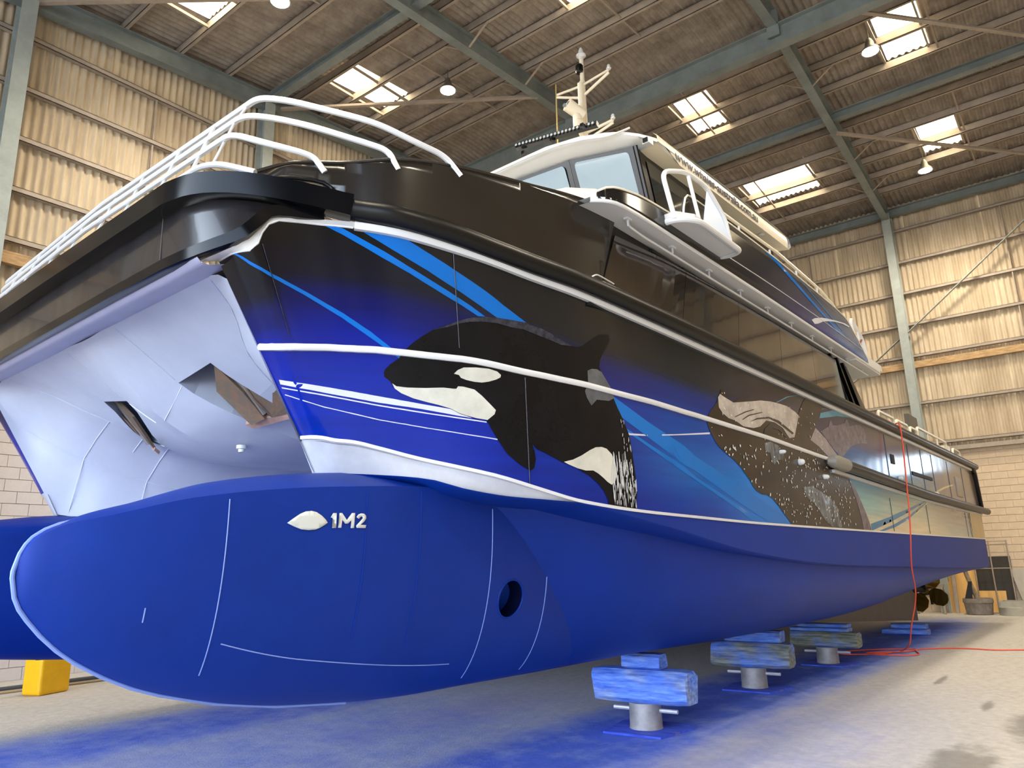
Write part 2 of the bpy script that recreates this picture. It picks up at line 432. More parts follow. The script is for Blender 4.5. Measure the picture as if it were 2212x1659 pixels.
for s in SKY:
    ys = s[2]
    while ys < s[3]-0.1:
        ye = min(ys+1.05, s[3]); nc = max(1, round((ye-ys)/PITCH))
        V,F = roof_sheet(s[0],s[1],YN+PITCH*round((ys-YN)/PITCH),nc,0,None,'',0.03)
        o = obj('skylight_pane', V, F, SKYLIGHT, ceiling, True)
        ys += 1.05
    m = MB()
    for yy in (s[2],s[3]): m.box(s[0],s[1],yy-0.02,yy+0.02,zs((s[0]+s[1])/2)-0.16,zs((s[0]+s[1])/2)-0.1)
    m.build('skylight_trim', PURL, ceiling)
# roof bracing
for p,q in (((9.1,13.9,12.35),(13.0,9.1,12.6)),((3.85,13.95,11.9),(8.2,9.1,12.25)),((14.55,2.4,12.42),(18.6,-1.3,12.2)),((18.6,3.75,12.1),(23.9,-1.3,11.75))):
    MB().bar(p,q,0.09,0.012).bar((p[0],p[1],p[2]+0.04),(q[0],q[1],q[2]+0.04),0.012,0.08).build('roof_brace', PURL, ceiling)
for y in (3.85,9.1):          # fly braces from rafter foot to purlin
    for x in (10.4,12.4,16.85,20.5,22.42,6.6):
        for sg in (-1,1):
            MB().bar((x,y+0.08*sg,zu(x)+0.04),(x,y+0.62*sg,zu(x)+0.42),0.05,0.01).build('fly_brace', PURL, ceiling)
for x0,x1,y in ((4.33,8.8,10.6),(9.45,13.3,10.6),(15.2,18.7,6.6),(19.5,23.4,6.6),(15.2,18.7,1.2),(19.5,23.4,1.2),(9.45,13.3,6.4),(4.33,8.8,6.4)):
    xs_ = [x for x in PX if x0 <= x <= x1]
    for a,b in zip(xs_,xs_[1:]): MB().bar((a,y,zu(a)+0.46),(b,y,zu(b)+0.46),0.04,0.03).build('bridging', PURL, ceiling)
# high bay lamps
HOUS = mat('lamp_housing', (120,118,112), 0.4, 0.6); LENS = mat('lamp_lens', (255,250,240), 0.3, emit=(255,246,226), estr=30.0)
LAMPS = [(11.04,10.24,12.25,'high bay lamp shining above the foredeck rails'),(16.2,2.34,12.4,'high bay lamp beside the skylight above the ridge girder'),
         (21.8,2.29,11.9,'high bay lamp hanging nearest to the far wall'),(6.71,10.46,11.9,'high bay lamp nearest to the top left skylight'),(9.0,-2.0,12.1,'unseen high bay lamp added over the near bay'),(1.5,3.0,11.5,'unseen high bay lamp added over the bow end'),(16.2,-5.0,12.4,'unseen high bay lamp added in the far near-side bay'),(2.0,-5.0,11.5,'unseen high bay lamp added in the corner by the entry')]  # last four lamps are out of view, added to brighten the floor
for x,y,z,lab in LAMPS:
    r = tag(empty('high_bay_lamp',(x,y,z)), lab, 'lamp', 'high bay lamps under the roof')
    MB().lathe([(0.03,0.34),(0.06,0.3),(0.09,0.22),(0.1,0.14),(0.19,0.04),(0.2,0.0),(0.18,0.005)],n=18).build('housing', HOUS, r, True)
    MB().lathe([(0.0,-0.03),(0.1,-0.025),(0.17,0.0),(0.1,0.01)],n=18).build('lens', LENS, r, True)
    MB().bar((0,0,0.34),(0,0,zs(x)-0.25-z),0.015,0.015,(1,0,0)).build('hanger', HOUS, r)
    ld = bpy.data.lights.new('lamp_light','SPOT'); ld.energy = 1300; ld.color = (1.0,0.87,0.68); ld.shadow_soft_size = 0.5; ld.spot_size = math.radians(165); ld.spot_blend = 0.7
    lo = bpy.data.objects.new('lamp_light', ld); COL.objects.link(lo); lo.parent = r; lo.location = (0,0,-0.22)

wn_ = tag(MB().box(XR-0.02,XR+0.2,-0.95,-0.88,3.9,4.55).box(XR-0.02,XR+0.2,0.68,0.75,3.9,4.55).box(XR-0.02,XR+0.2,-0.95,0.75,3.9,3.96).box(XR-0.02,XR+0.2,-0.13,-0.09,3.9,4.5).box(XR-0.02,XR+0.2,-0.95,0.75,4.49,4.55).build('window_1', STEEL_D), kind='structure')
# ---------------------------------------------------------------- hull lines
def pchip(xs, ys):
    n = len(xs); h = [xs[i+1]-xs[i] for i in range(n-1)]
    d = [(ys[i+1]-ys[i])/h[i] for i in range(n-1)]
    m = [0.0]*n; m[0] = d[0]; m[-1] = d[-1]
    for i in range(1, n-1):
        if d[i-1]*d[i] > 0:
            w1 = 2*h[i]+h[i-1]; w2 = h[i]+2*h[i-1]
            m[i] = (w1+w2)/(w1/d[i-1]+w2/d[i])
    def f(x):
        if x <= xs[0]: return ys[0]
        if x >= xs[-1]: return ys[-1]
        lo, hi = 0, n-1
        while hi-lo > 1:
            k = (lo+hi)//2
            if xs[k] <= x: lo = k
            else: hi = k
        t = (x-xs[lo])/h[lo]; t2 = t*t; t3 = t2*t
        return ((2*t3-3*t2+1)*ys[lo]+(t3-2*t2+t)*h[lo]*m[lo]
                + (-2*t3+3*t2)*ys[hi]+(t3-t2)*h[lo]*m[hi])
    return f

YH = 4.08          # centre plane of the port hull
YC = 6.38          # centre plane of the boat
ULINE = [(2.786,2.185,4.16,3.50),(2.800,2.175,4.0,3.495),(2.83,2.228,3.878,3.50),(2.85,2.262,3.846,3.55),
 (2.87,2.276,3.83,3.62),(2.90,2.305,3.811,3.68),(2.94,2.363,3.794,3.72),(3.004,2.488,3.757,3.74),
 (3.15,2.711,3.62,3.745),(3.352,3.009,3.414,3.72),(3.58,3.313,3.29,3.69),(3.808,3.669,3.188,3.66),
 (4.08,4.0,3.12,3.63),(4.45,4.47,3.03,3.60),(5.1,5.11,2.97,3.57),(5.93,5.93,2.92,3.54),
 (7.5,7.5,2.89,3.52),(10,10,2.88,3.51),(14,14,2.88,3.51),(21,21,2.88,3.51)]
LLINE = [(2.786,2.84,4.16,2.45),(2.83,2.842,4.04,2.44),(2.87,2.875,3.97,2.43),(2.93,2.93,3.91,2.412),(3.004,3.004,3.833,2.40),
 (3.15,3.15,3.73,2.36),(3.352,3.352,3.594,2.30),(3.58,3.58,3.42,2.24),(3.808,3.808,3.264,2.18),
 (4.08,4.08,3.16,2.11),(4.45,4.45,3.05,2.03),(5.1,5.1,2.93,1.975),(5.93,5.93,2.89,1.955),
 (7.5,7.5,2.88,1.935),(10,10,2.88,1.93),(14,14,2.88,1.925),(21,21,2.88,1.915)]
UX = pchip([r[0] for r in ULINE],[r[1] for r in ULINE]); UY = pchip([r[0] for r in ULINE],[r[2] for r in ULINE]); UZ = pchip([r[0] for r in ULINE],[r[3] for r in ULINE])
LX = pchip([r[0] for r in LLINE],[r[1] for r in LLINE]); LY = pchip([r[0] for r in LLINE],[r[2] for r in LLINE]); LZ = pchip([r[0] for r in LLINE],[r[3] for r in LLINE])
CHZ = pchip([2.786,4.45,5.0,5.65,6.88,9.07,13.7,19,21],[2.437,2.03,1.93,1.84,1.68,1.53,1.41,1.303,1.28])
def hull_pt(s, t):
    a = (LX(s),LY(s),LZ(s)); b = (UX(s),UY(s),UZ(s))
    return tuple(a[i]+(b[i]-a[i])*t for i in range(3))
FLINE = [(2.0,4.44,3.96),(2.03,4.25,3.955),(2.12,4.06,3.945),(2.29,3.88,3.925),(2.5,3.725,3.895),(2.746,3.565,3.855),
 (2.965,3.374,3.82),(3.32,3.23,3.78),(3.69,3.13,3.74),(4.0,3.06,3.715),(4.47,2.967,3.69),(5.11,2.905,3.66),(5.93,2.85,3.63),
 (7.58,2.82,3.61),(10,2.81,3.60),(14,2.81,3.60),(20.9,2.81,3.60)]
FY = pchip([r[0] for r in FLINE],[r[1] for r in FLINE]); FZ = pchip([r[0] for r in FLINE],[r[2] for r in FLINE])
# bulb
BW = pchip([1.256,1.3,1.4,1.6,1.9,2.3,2.8,3.4,4.2,5.2,6.2,7.0],[0.0,.055,.115,.205,.30,.38,.43,.46,.47,.44,.33,.15])
BZB = pchip([1.256,1.275,1.338,1.56,1.983,2.706,3.817,5.44,7.0],[1.60,1.51,1.405,1.197,.992,.829,.745,.735,.735])
BZK = pchip([1.256,1.275,1.32,1.43,1.55,1.95,2.4,2.77,3.5,3.9,4.2,5.0,7.0],[1.63,1.71,1.785,1.85,1.88,1.985,2.05,2.083,2.12,2.08,2.02,1.75,1.2])
BZT = pchip([1.256,1.43,1.8,2.15,2.6,2.9,3.3,4.2,7.0],[1.63,1.852,1.985,2.10,2.18,2.215,2.24,2.1,1.4])
# lower hull
KZ = pchip([2.9,4,7,11,12.5,14,15.5,17,19,21],[.80,.745,.72,.72,.76,.86,.99,1.10,1.20,1.25])
WM = pchip([2.9,3.4,4.05,4.5,4.9,5.6,6.3,7.5,9,21],[.04,.16,.43,.58,.70,.87,.98,1.10,1.14,1.15])
PP = pchip([2.9,4.0,4.5,5,6.2,8,11,14,17,21],[.8,.8,.95,1.15,1.7,2.2,2.4,2.6,3.2,4.0])
DECALS = {
 'orca_body':[(3.23,0.361),(3.229,0.342),(3.254,0.326),(3.267,0.303),(3.302,0.282),(3.359,0.271),(3.393,0.269),(3.427,0.267),(3.488,0.265),(3.554,0.26),(3.597,0.247),(3.636,0.243),(3.684,0.241),(3.743,0.245),(3.746,0.237),(3.775,0.199),(3.806,0.163),(3.865,0.113),(3.947,0.084),(4.003,0.074),(4.035,0.072),(4.063,0.091),(4.077,0.132),(4.069,0.168),(4.055,0.197),(4.089,0.18),(4.173,0.172),(4.28,0.157),(4.416,0.147),(4.534,0.125),(4.614,0.098),(4.67,0.068),(4.701,0.039),(4.714,0.01),(4.863,0.004),(5.013,0.004),(5.044,0.095),(5.04,0.176),(5.024,0.278),(5,0.367),(4.939,0.436),(4.875,0.492),(4.84,0.527),(4.777,0.597),(4.7,0.651),(4.683,0.672),(4.695,0.708),(4.741,0.756),(4.788,0.787),(4.829,0.828),(4.825,0.859),(4.711,0.843),(4.635,0.813),(4.572,0.783),(4.505,0.751),(4.443,0.734),(4.399,0.731),(4.326,0.74),(4.244,0.757),(4.175,0.766),(4.075,0.767),(4.051,0.771),(3.921,0.755),(3.832,0.744),(3.771,0.733),(3.683,0.706),(3.629,0.679),(3.563,0.642),(3.49,0.606),(3.426,0.562),(3.382,0.527),(3.338,0.485),(3.307,0.441),(3.265,0.406),(3.24,0.38)],
 'orca_chin':[(3.263,0.319),(3.281,0.31),(3.334,0.315),(3.381,0.323),(3.428,0.331),(3.521,0.35),(3.575,0.355),(3.59,0.358),(3.6,0.371),(3.628,0.375),(3.684,0.373),(3.722,0.352),(3.762,0.325),(3.798,0.302),(3.789,0.281),(3.746,0.246),(3.684,0.243),(3.636,0.245),(3.597,0.249),(3.554,0.261),(3.488,0.266),(3.427,0.268),(3.393,0.27),(3.359,0.272),(3.302,0.283),(3.272,0.298)],
 'orca_eye':[(3.583,0.425),(3.604,0.446),(3.635,0.464),(3.699,0.478),(3.767,0.487),(3.817,0.485),(3.841,0.474),(3.837,0.462),(3.809,0.446),(3.763,0.426),(3.726,0.414),(3.686,0.409),(3.644,0.409),(3.618,0.413),(3.608,0.424)],
 'orca_flank':[(4.301,0.16),(4.381,0.183),(4.459,0.212),(4.543,0.247),(4.603,0.267),(4.665,0.275),(4.718,0.272),(4.77,0.251),(4.803,0.218),(4.817,0.183),(4.812,0.151),(4.79,0.121),(4.752,0.104),(4.709,0.114),(4.667,0.13),(4.618,0.145),(4.569,0.154),(4.495,0.146),(4.416,0.148),(4.343,0.154)],
 'orca_saddle':[(4.546,0.632),(4.59,0.648),(4.65,0.655),(4.704,0.648),(4.763,0.61),(4.815,0.576),(4.841,0.534),(4.773,0.512),(4.635,0.501),(4.575,0.464),(4.529,0.497),(4.511,0.527),(4.548,0.565)],
 'orca_sheen':[(3.49,0.605),(3.563,0.641),(3.629,0.678),(3.683,0.705),(3.771,0.732),(3.832,0.743),(3.92,0.755),(4.051,0.77),(4.075,0.766),(4.175,0.766),(4.244,0.756),(4.326,0.739),(4.399,0.73),(4.304,0.718),(4.222,0.724),(4.123,0.728),(4.021,0.732),(3.95,0.722),(3.83,0.716),(3.756,0.705),(3.682,0.686),(3.628,0.665),(3.562,0.632)],
 'white_stripe':[(2.796,0.334),(2.81,0.322),(2.826,0.313),(2.844,0.298),(2.864,0.279),(2.889,0.265),(2.918,0.258),(2.945,0.253),(2.971,0.249),(2.999,0.245),(3.029,0.244),(3.061,0.244),(3.094,0.244),(3.128,0.245),(3.161,0.245),(3.194,0.246),(3.227,0.247),(3.261,0.249),(3.295,0.25),(3.329,0.252),(3.365,0.253),(3.4,0.254),(3.553,0.259),(3.601,0.248),(3.664,0.239),(3.631,0.238),(3.596,0.236),(3.398,0.231),(3.362,0.229),(3.327,0.227),(3.292,0.224),(3.257,0.221),(3.223,0.219),(3.189,0.216),(3.155,0.215),(3.122,0.215),(3.088,0.214),(3.055,0.214),(3.022,0.214),(2.992,0.216),(2.965,0.22),(2.938,0.225),(2.906,0.232),(2.875,0.243),(2.85,0.263),(2.83,0.282),(2.811,0.294),(2.795,0.309)],
 'thin_stripe':[(2.795,0.293),(2.811,0.279),(2.83,0.268),(2.85,0.251),(2.874,0.232),(2.905,0.222),(2.936,0.217),(2.963,0.212),(2.99,0.207),(3.02,0.205),(3.052,0.204),(3.086,0.204),(3.12,0.205),(3.154,0.205),(3.187,0.206),(3.223,0.208),(3.258,0.21),(3.294,0.213),(3.33,0.215),(3.366,0.217),(3.403,0.219),(3.441,0.22),(3.59,0.229),(3.74,0.238),(3.742,0.233),(3.591,0.223),(3.44,0.215),(3.403,0.213),(3.366,0.211),(3.329,0.209),(3.293,0.207),(3.257,0.204),(3.222,0.202),(3.186,0.2),(3.153,0.199),(3.119,0.199),(3.084,0.198),(3.051,0.198),(3.019,0.199),(2.989,0.201),(2.962,0.205),(2.934,0.21),(2.903,0.216),(2.873,0.225),(2.85,0.244),(2.83,0.261),(2.811,0.272),(2.795,0.285)],
 'thin_stripe2':[(2.796,0.252),(2.811,0.235),(2.827,0.22),(2.846,0.202),(2.866,0.182),(2.892,0.168),(2.921,0.16),(2.95,0.154),(2.977,0.148),(3.006,0.143),(3.038,0.141),(3.072,0.14),(3.106,0.139),(3.141,0.139),(3.176,0.138),(3.209,0.14),(3.242,0.142),(3.276,0.144),(3.309,0.147),(3.343,0.148),(3.377,0.15),(3.411,0.151),(3.444,0.152),(3.478,0.154),(3.635,0.161),(3.801,0.171),(3.802,0.166),(3.636,0.157),(3.478,0.15),(3.444,0.149),(3.41,0.147),(3.376,0.146),(3.342,0.144),(3.309,0.143),(3.275,0.14),(3.242,0.138),(3.208,0.136),(3.175,0.134),(3.14,0.134),(3.105,0.135),(3.071,0.135),(3.037,0.136),(3.005,0.139),(2.976,0.144),(2.949,0.15),(2.92,0.155),(2.891,0.164),(2.865,0.178),(2.845,0.197),(2.826,0.215),(2.81,0.23),(2.795,0.247)],
 'blue_stripe':[(3.209,0.996),(3.233,0.996),(3.258,0.996),(3.283,0.996),(3.308,0.996),(3.336,0.996),(3.365,0.996),(3.391,0.989),(3.419,0.979),(3.448,0.969),(3.478,0.959),(3.508,0.95),(3.538,0.94),(3.568,0.931),(3.763,0.858),(3.882,0.815),(4.051,0.771),(3.921,0.755),(3.832,0.744),(3.737,0.777),(3.641,0.816),(3.477,0.874),(3.449,0.882),(3.422,0.891),(3.395,0.9),(3.37,0.909),(3.347,0.918),(3.324,0.928),(3.303,0.939),(3.283,0.95),(3.264,0.961),(3.245,0.972),(3.227,0.984)],
 'blue_stripe2':[(3.088,0.996),(3.127,0.996),(3.152,0.992),(3.171,0.98),(3.191,0.968),(3.21,0.957),(3.229,0.946),(3.249,0.935),(3.27,0.924),(3.291,0.914),(3.313,0.902),(3.336,0.891),(3.361,0.88),(3.387,0.869),(3.415,0.859),(3.444,0.849),(3.474,0.839),(3.587,0.802),(3.687,0.764),(3.762,0.731),(3.724,0.723),(3.646,0.753),(3.535,0.789),(3.505,0.799),(3.476,0.808),(3.446,0.818),(3.418,0.828),(3.39,0.839),(3.36,0.849),(3.332,0.86),(3.306,0.872),(3.282,0.883),(3.258,0.896),(3.236,0.909),(3.214,0.922),(3.192,0.935),(3.17,0.949),(3.148,0.963),(3.128,0.974),(3.108,0.986)],
 'blue_stripe3':[(2.804,0.996),(2.808,0.996),(2.816,0.974),(2.824,0.948),(2.833,0.928),(2.842,0.897),(2.852,0.86),(2.866,0.812),(2.884,0.774),(2.903,0.745),(2.923,0.723),(2.943,0.706),(2.961,0.691),(2.978,0.678),(2.995,0.665),(3.014,0.652),(3.033,0.64),(3.054,0.628),(3.074,0.616),(3.096,0.604),(3.12,0.587),(3.145,0.571),(3.17,0.554),(3.196,0.539),(3.218,0.522),(3.242,0.505),(3.265,0.489),(3.29,0.472),(3.315,0.452),(3.307,0.44),(3.271,0.46),(3.249,0.474),(3.228,0.488),(3.207,0.501),(3.186,0.514),(3.165,0.528),(3.145,0.541),(3.124,0.555),(3.104,0.569),(3.084,0.584),(3.063,0.596),(3.043,0.609),(3.023,0.622),(3.004,0.635),(2.986,0.648),(2.97,0.662),(2.953,0.677),(2.935,0.691),(2.916,0.71),(2.896,0.733),(2.878,0.764),(2.862,0.803),(2.849,0.848),(2.84,0.884),(2.831,0.912),(2.822,0.932),(2.816,0.954),(2.81,0.977)],
 'blue_stripe4':[(4.806,0.549),(5.288,0.46),(5.844,0.379),(6.007,0.339),(6.528,0.267),(7.185,0.179),(7.92,0.068),(8.101,0.004),(7.569,0.004),(6.86,0.107),(6.397,0.185),(5.978,0.255),(5.81,0.273),(5.267,0.379),(4.926,0.447)],
 'blue_stripe5':[(4.964,0.4),(5.259,0.347),(5.807,0.263),(5.968,0.224),(6.765,0.104),(7.275,0.019),(7.133,0.007),(6.668,0.09),(5.961,0.204),(5.796,0.23),(5.255,0.328),(4.984,0.381)],
 'thin_stripe3':[(4.994,0.375),(5.258,0.393),(5.71,0.434),(6.357,0.499),(6.353,0.488),(5.708,0.428),(5.256,0.385),(4.999,0.366)],
 'humpback_body':[(6.32,0.55),(6.337,0.527),(6.384,0.492),(6.439,0.456),(6.515,0.427),(6.646,0.397),(6.818,0.368),(6.974,0.326),(7.041,0.299),(7.146,0.263),(7.212,0.224),(7.285,0.201),(7.405,0.185),(7.538,0.187),(7.686,0.168),(7.848,0.119),(7.991,0.067),(8.17,0.007),(9.086,0.007),(10.049,0.004),(11.251,0.004),(11.176,0.09),(10.958,0.229),(10.734,0.35),(10.454,0.434),(10.22,0.569),(9.699,0.714),(9.327,0.78),(9.49,0.847),(9.684,0.96),(9.756,0.996),(9.218,0.996),(9.144,0.996),(9.002,0.942),(8.842,0.856),(8.8,0.829),(8.696,0.842),(8.439,0.862),(8.181,0.856),(7.933,0.844),(7.646,0.823),(7.436,0.797),(7.328,0.794),(7.073,0.768),(6.944,0.739),(6.834,0.749),(6.767,0.768),(6.75,0.798),(6.693,0.792),(6.655,0.762),(6.601,0.735),(6.582,0.707),(6.498,0.668),(6.417,0.634),(6.364,0.604)],
 'humpback_throat':[(6.601,0.734),(6.655,0.761),(6.724,0.752),(6.943,0.736),(7.434,0.794),(7.644,0.82),(7.932,0.842),(8.18,0.852),(8.437,0.857),(8.694,0.837),(8.795,0.819),(8.678,0.727),(8.563,0.638),(8.396,0.619),(8.221,0.678),(7.985,0.7),(7.746,0.691),(7.563,0.636),(7.378,0.61),(7.125,0.6),(6.937,0.621),(6.787,0.623),(6.666,0.643),(6.596,0.672)],
 'humpback_patch':[(7.627,0.529),(7.798,0.552),(8.03,0.54),(8.15,0.484),(8.106,0.446),(7.956,0.437),(7.841,0.396),(7.762,0.426),(7.76,0.47),(7.627,0.479)],
 'humpback_patch2':[(8.644,0.281),(8.964,0.3),(9.245,0.274),(9.597,0.235),(9.819,0.17),(9.903,0.093),(9.919,0.015),(9.521,0.012),(9.297,0.056),(9.15,0.115),(8.977,0.171),(8.745,0.213)],
 'humpback_back':[(9.353,0.771),(9.699,0.714),(10.22,0.569),(10.042,0.566),(9.736,0.561),(9.392,0.626),(9.108,0.659)],
 'humpback_rim':[(10.484,0.425),(10.734,0.35),(10.958,0.229),(11.176,0.09),(11.253,0.004),(10.865,0.004),(10.83,0.112),(10.699,0.25),(10.577,0.344)],
 'fluke':[(9.531,0.756),(9.9,0.826),(9.986,0.882),(10.059,0.888),(10.087,0.851),(10.27,0.862),(10.635,0.914),(10.716,0.95),(10.798,0.957),(10.832,0.922),(10.856,0.902),(11.163,0.941),(11.379,0.955),(11.576,0.935),(11.657,0.87),(11.645,0.799),(11.38,0.788),(11.071,0.76),(10.805,0.72),(10.618,0.671),(10.394,0.614),(10.234,0.591),(9.933,0.662),(9.703,0.721)],
 'groove':[(7.102,0.642),(7.285,0.69),(7.655,0.742),(7.664,0.738),(7.304,0.685),(7.122,0.642)],
 'groove2':[(7.286,0.644),(7.497,0.687),(7.831,0.725),(8.118,0.723),(8.552,0.668),(8.506,0.655),(8.083,0.703),(7.825,0.713),(7.505,0.679)],
 'groove3':[(7.63,0.585),(7.672,0.628),(7.859,0.684),(8.052,0.688),(8.328,0.638),(8.336,0.603),(8.085,0.655),(7.891,0.652),(7.753,0.606)],
 'groove4':[(6.927,0.644),(7.209,0.705),(7.433,0.74),(7.443,0.737),(7.228,0.701),(6.945,0.643)],
 'cyan_band':[(9.564,0.865),(9.641,0.915),(10.172,0.985),(10.74,0.996),(11.097,0.996),(10.327,0.949)],
 'cyan_band2':[(9.687,0.948),(9.716,0.959),(10.157,0.996),(10.228,0.996),(9.999,0.985)],
 'cyan_line':[(8.119,0.854),(8.474,0.931),(8.944,0.996),(8.95,0.996),(8.484,0.926),(8.144,0.855)],
 'teal_stripe':[(11.26,0.063),(12.318,0.143),(13.154,0.218),(14.09,0.297),(15.226,0.395),(14.057,0.266),(13.168,0.176),(12.168,0.082),(11.274,0.004)],
 'teal_stripe2':[(11.593,0.004),(12.503,0.075),(13.494,0.171),(15.209,0.38),(13.588,0.151),(12.637,0.057),(11.816,0.004)],
 'pale_arc':[(15.929,0.51),(16.902,0.608),(17.654,0.666),(17.984,0.681),(17.972,0.672),(16.96,0.589),(16.072,0.505)],
 'pale_arc2':[(13.597,0.16),(14.352,0.255),(15.198,0.37),(15.269,0.372),(14.402,0.243),(13.647,0.153)],
}
RAIL_ST = [(2.789,0.522),(2.802,0.509),(2.82,0.501),(2.837,0.494),(2.854,0.473),(2.877,0.449),(2.905,0.437),(2.933,0.433),(2.959,0.432),(2.983,0.433),(3.011,0.435),(3.04,0.437),(3.071,0.44),(3.102,0.444),(3.133,0.447),(3.163,0.451),(3.194,0.455),(3.224,0.459),(3.252,0.461),(3.281,0.464),(3.31,0.467),(3.34,0.47),(3.371,0.473),(3.403,0.476),(3.436,0.479),(3.469,0.482),(3.503,0.486),(3.537,0.489),(3.571,0.493),(3.605,0.497),(3.638,0.501),(3.904,0.517),(4.203,0.54),(4.546,0.559),(4.957,0.565),(5.454,0.573),(5.905,0.573),(6.085,0.575),(6.77,0.575),(7.584,0.574),(8.551,0.562),(9.721,0.546)]
BULB_MARKS = {
 'anode_mark':[(2.4479,1.8615),(2.4838,1.8878),(2.5248,1.9147),(2.5587,1.9287),(2.5937,1.9329),(2.6269,1.9268),(2.6612,1.908),(2.6902,1.8849),(2.7037,1.868),(2.6831,1.8543),(2.6539,1.838),(2.6247,1.8271),(2.5835,1.8239),(2.5368,1.8271),(2.4928,1.8418)],
 'numeral_one_mark':[(2.7219,1.8977),(2.7391,1.9249),(2.7611,1.9256),(2.7619,1.839),(2.7368,1.8386),(2.7368,1.8941),(2.7297,1.8979)],
 'letter_m_mark':[(2.7818,1.9263),(2.7994,1.9268),(2.8342,1.8857),(2.8694,1.929),(2.8909,1.9297),(2.888,1.8401),(2.8649,1.8397),(2.8668,1.8865),(2.8436,1.8656),(2.8241,1.8652),(2.8017,1.8876),(2.7984,1.8404),(2.777,1.8401)],
 'numeral_two_mark':[(2.9022,1.9052),(2.9163,1.9222),(2.9361,1.9291),(2.9565,1.9276),(2.9707,1.9169),(2.9733,1.9002),(2.9623,1.8833),(2.9332,1.8606),(2.9756,1.8601),(2.9717,1.8415),(2.9078,1.8415),(2.9036,1.8545),(2.9351,1.8854),(2.9494,1.901),(2.9456,1.9092),(2.9354,1.9103),(2.9194,1.8961)],
}
# ================================================================ the catamaran (built in its own frame, bow towards -x)
boat = tag(empty('catamaran'), 'blue and black whale-painted passenger catamaran propped up on blocks', 'boat')
boat.rotation_euler = (0,0,math.radians(-1.6))
BLUE = mat('antifouling_blue', (0,44,136), 0.5, 0, 0.10, 1.2, 0.03, 18, spec=0.22)
BLUE_W = mat('weld_blue', (120,146,214), 0.4)
WHITE = mat('gloss_white_paint', (212,213,214), 0.28, 0, 0.03, 2.0)
CREAM = mat('cream_white_gelcoat', (234,226,206), 0.3)
TUNNEL = mat('pale_grey_hull_paint', (186,192,208), 0.42, 0, 0.07, 1.4, 0.02, 8)
STRIP = mat('bare_grey_strip', (186,188,196), 0.5, 0, 0.12, 4)
RUBBER = mat('black_rubber_fender', (7,7,8), 0.36, 0, 0.15, 8, spec=0.3)
BLACKG = mat('gloss_black_paint', (5,6,10), 0.16, 0, spec=0.25)
BULW = mat('black_bulwark_paint', (30,26,22), 0.2, 0, 0.15, 3, 0.012, 30, spec=0.6)
ALU = mat('brushed_aluminium', (222,224,228), 0.32, 0.35)
GLASSD = mat('tinted_window', (30,22,16), 0.08, 0, coat=1.0, spec=0.8)
GREYCAP = mat('grey_end_cap', (132,128,120), 0.45)
RUST = mat('rusty_galvanised', (128,96,74), 0.7, 0.2, 0.4, 14, 0.3, 40, col2=(96,92,82))
DARK = mat('dark_recess', (10,10,12), 0.6)
def par(o): return o
def mirror_y(o, name=None):
    """mirrored copy of a part about the boat's centre plane"""
    me = o.data; V = [(v.co.x, 2*YC-v.co.y, v.co.z) for v in me.vertices]; F = [tuple(reversed(p.vertices)) for p in me.polygons]
    sm = [p.use_smooth for p in me.polygons]; mi = [p.material_index for p in me.polygons]
    m2 = mesh(me.name, V, F)
    for i,p in enumerate(m2.polygons): p.use_smooth = sm[i]; p.material_index = mi[i]
    for mt_ in me.materials: m2.materials.append(mt_)
    for ca in me.color_attributes:
        c2 = m2.color_attributes.new(ca.name,'FLOAT_COLOR','POINT')
        for i in range(len(me.vertices)): c2.data[i].color = ca.data[i].color
    p = o.parent
    return link(name or o.name.split('.')[0], m2, p)

# ---- topsides with the printed wrap
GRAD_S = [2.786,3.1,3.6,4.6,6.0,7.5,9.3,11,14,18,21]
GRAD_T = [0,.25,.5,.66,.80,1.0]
GRAD = [  # print colours with the dim, warm light aft mixed in
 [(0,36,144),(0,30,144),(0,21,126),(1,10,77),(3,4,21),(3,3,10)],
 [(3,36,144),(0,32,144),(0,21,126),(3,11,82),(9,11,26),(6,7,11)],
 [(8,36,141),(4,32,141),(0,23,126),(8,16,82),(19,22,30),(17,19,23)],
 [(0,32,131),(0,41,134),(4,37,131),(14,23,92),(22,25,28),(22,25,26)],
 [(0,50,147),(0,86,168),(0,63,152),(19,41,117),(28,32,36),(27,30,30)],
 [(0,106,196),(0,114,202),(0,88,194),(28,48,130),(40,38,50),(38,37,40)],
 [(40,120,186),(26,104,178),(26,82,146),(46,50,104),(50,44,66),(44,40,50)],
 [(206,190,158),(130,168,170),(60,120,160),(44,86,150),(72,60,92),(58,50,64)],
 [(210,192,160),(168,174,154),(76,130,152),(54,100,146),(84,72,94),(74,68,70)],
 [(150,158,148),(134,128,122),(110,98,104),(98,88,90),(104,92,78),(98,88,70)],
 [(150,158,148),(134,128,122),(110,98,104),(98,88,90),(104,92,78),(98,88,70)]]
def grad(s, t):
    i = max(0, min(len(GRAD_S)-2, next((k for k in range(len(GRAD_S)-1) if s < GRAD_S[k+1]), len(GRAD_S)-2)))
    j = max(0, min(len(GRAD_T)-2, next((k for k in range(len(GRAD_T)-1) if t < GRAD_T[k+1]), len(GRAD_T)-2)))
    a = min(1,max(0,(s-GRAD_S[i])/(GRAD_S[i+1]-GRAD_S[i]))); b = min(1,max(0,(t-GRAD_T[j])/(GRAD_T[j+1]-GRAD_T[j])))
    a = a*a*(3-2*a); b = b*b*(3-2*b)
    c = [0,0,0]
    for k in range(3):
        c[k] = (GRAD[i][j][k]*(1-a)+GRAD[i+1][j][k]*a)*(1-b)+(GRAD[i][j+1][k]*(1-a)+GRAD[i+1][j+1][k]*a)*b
    return lin(c)
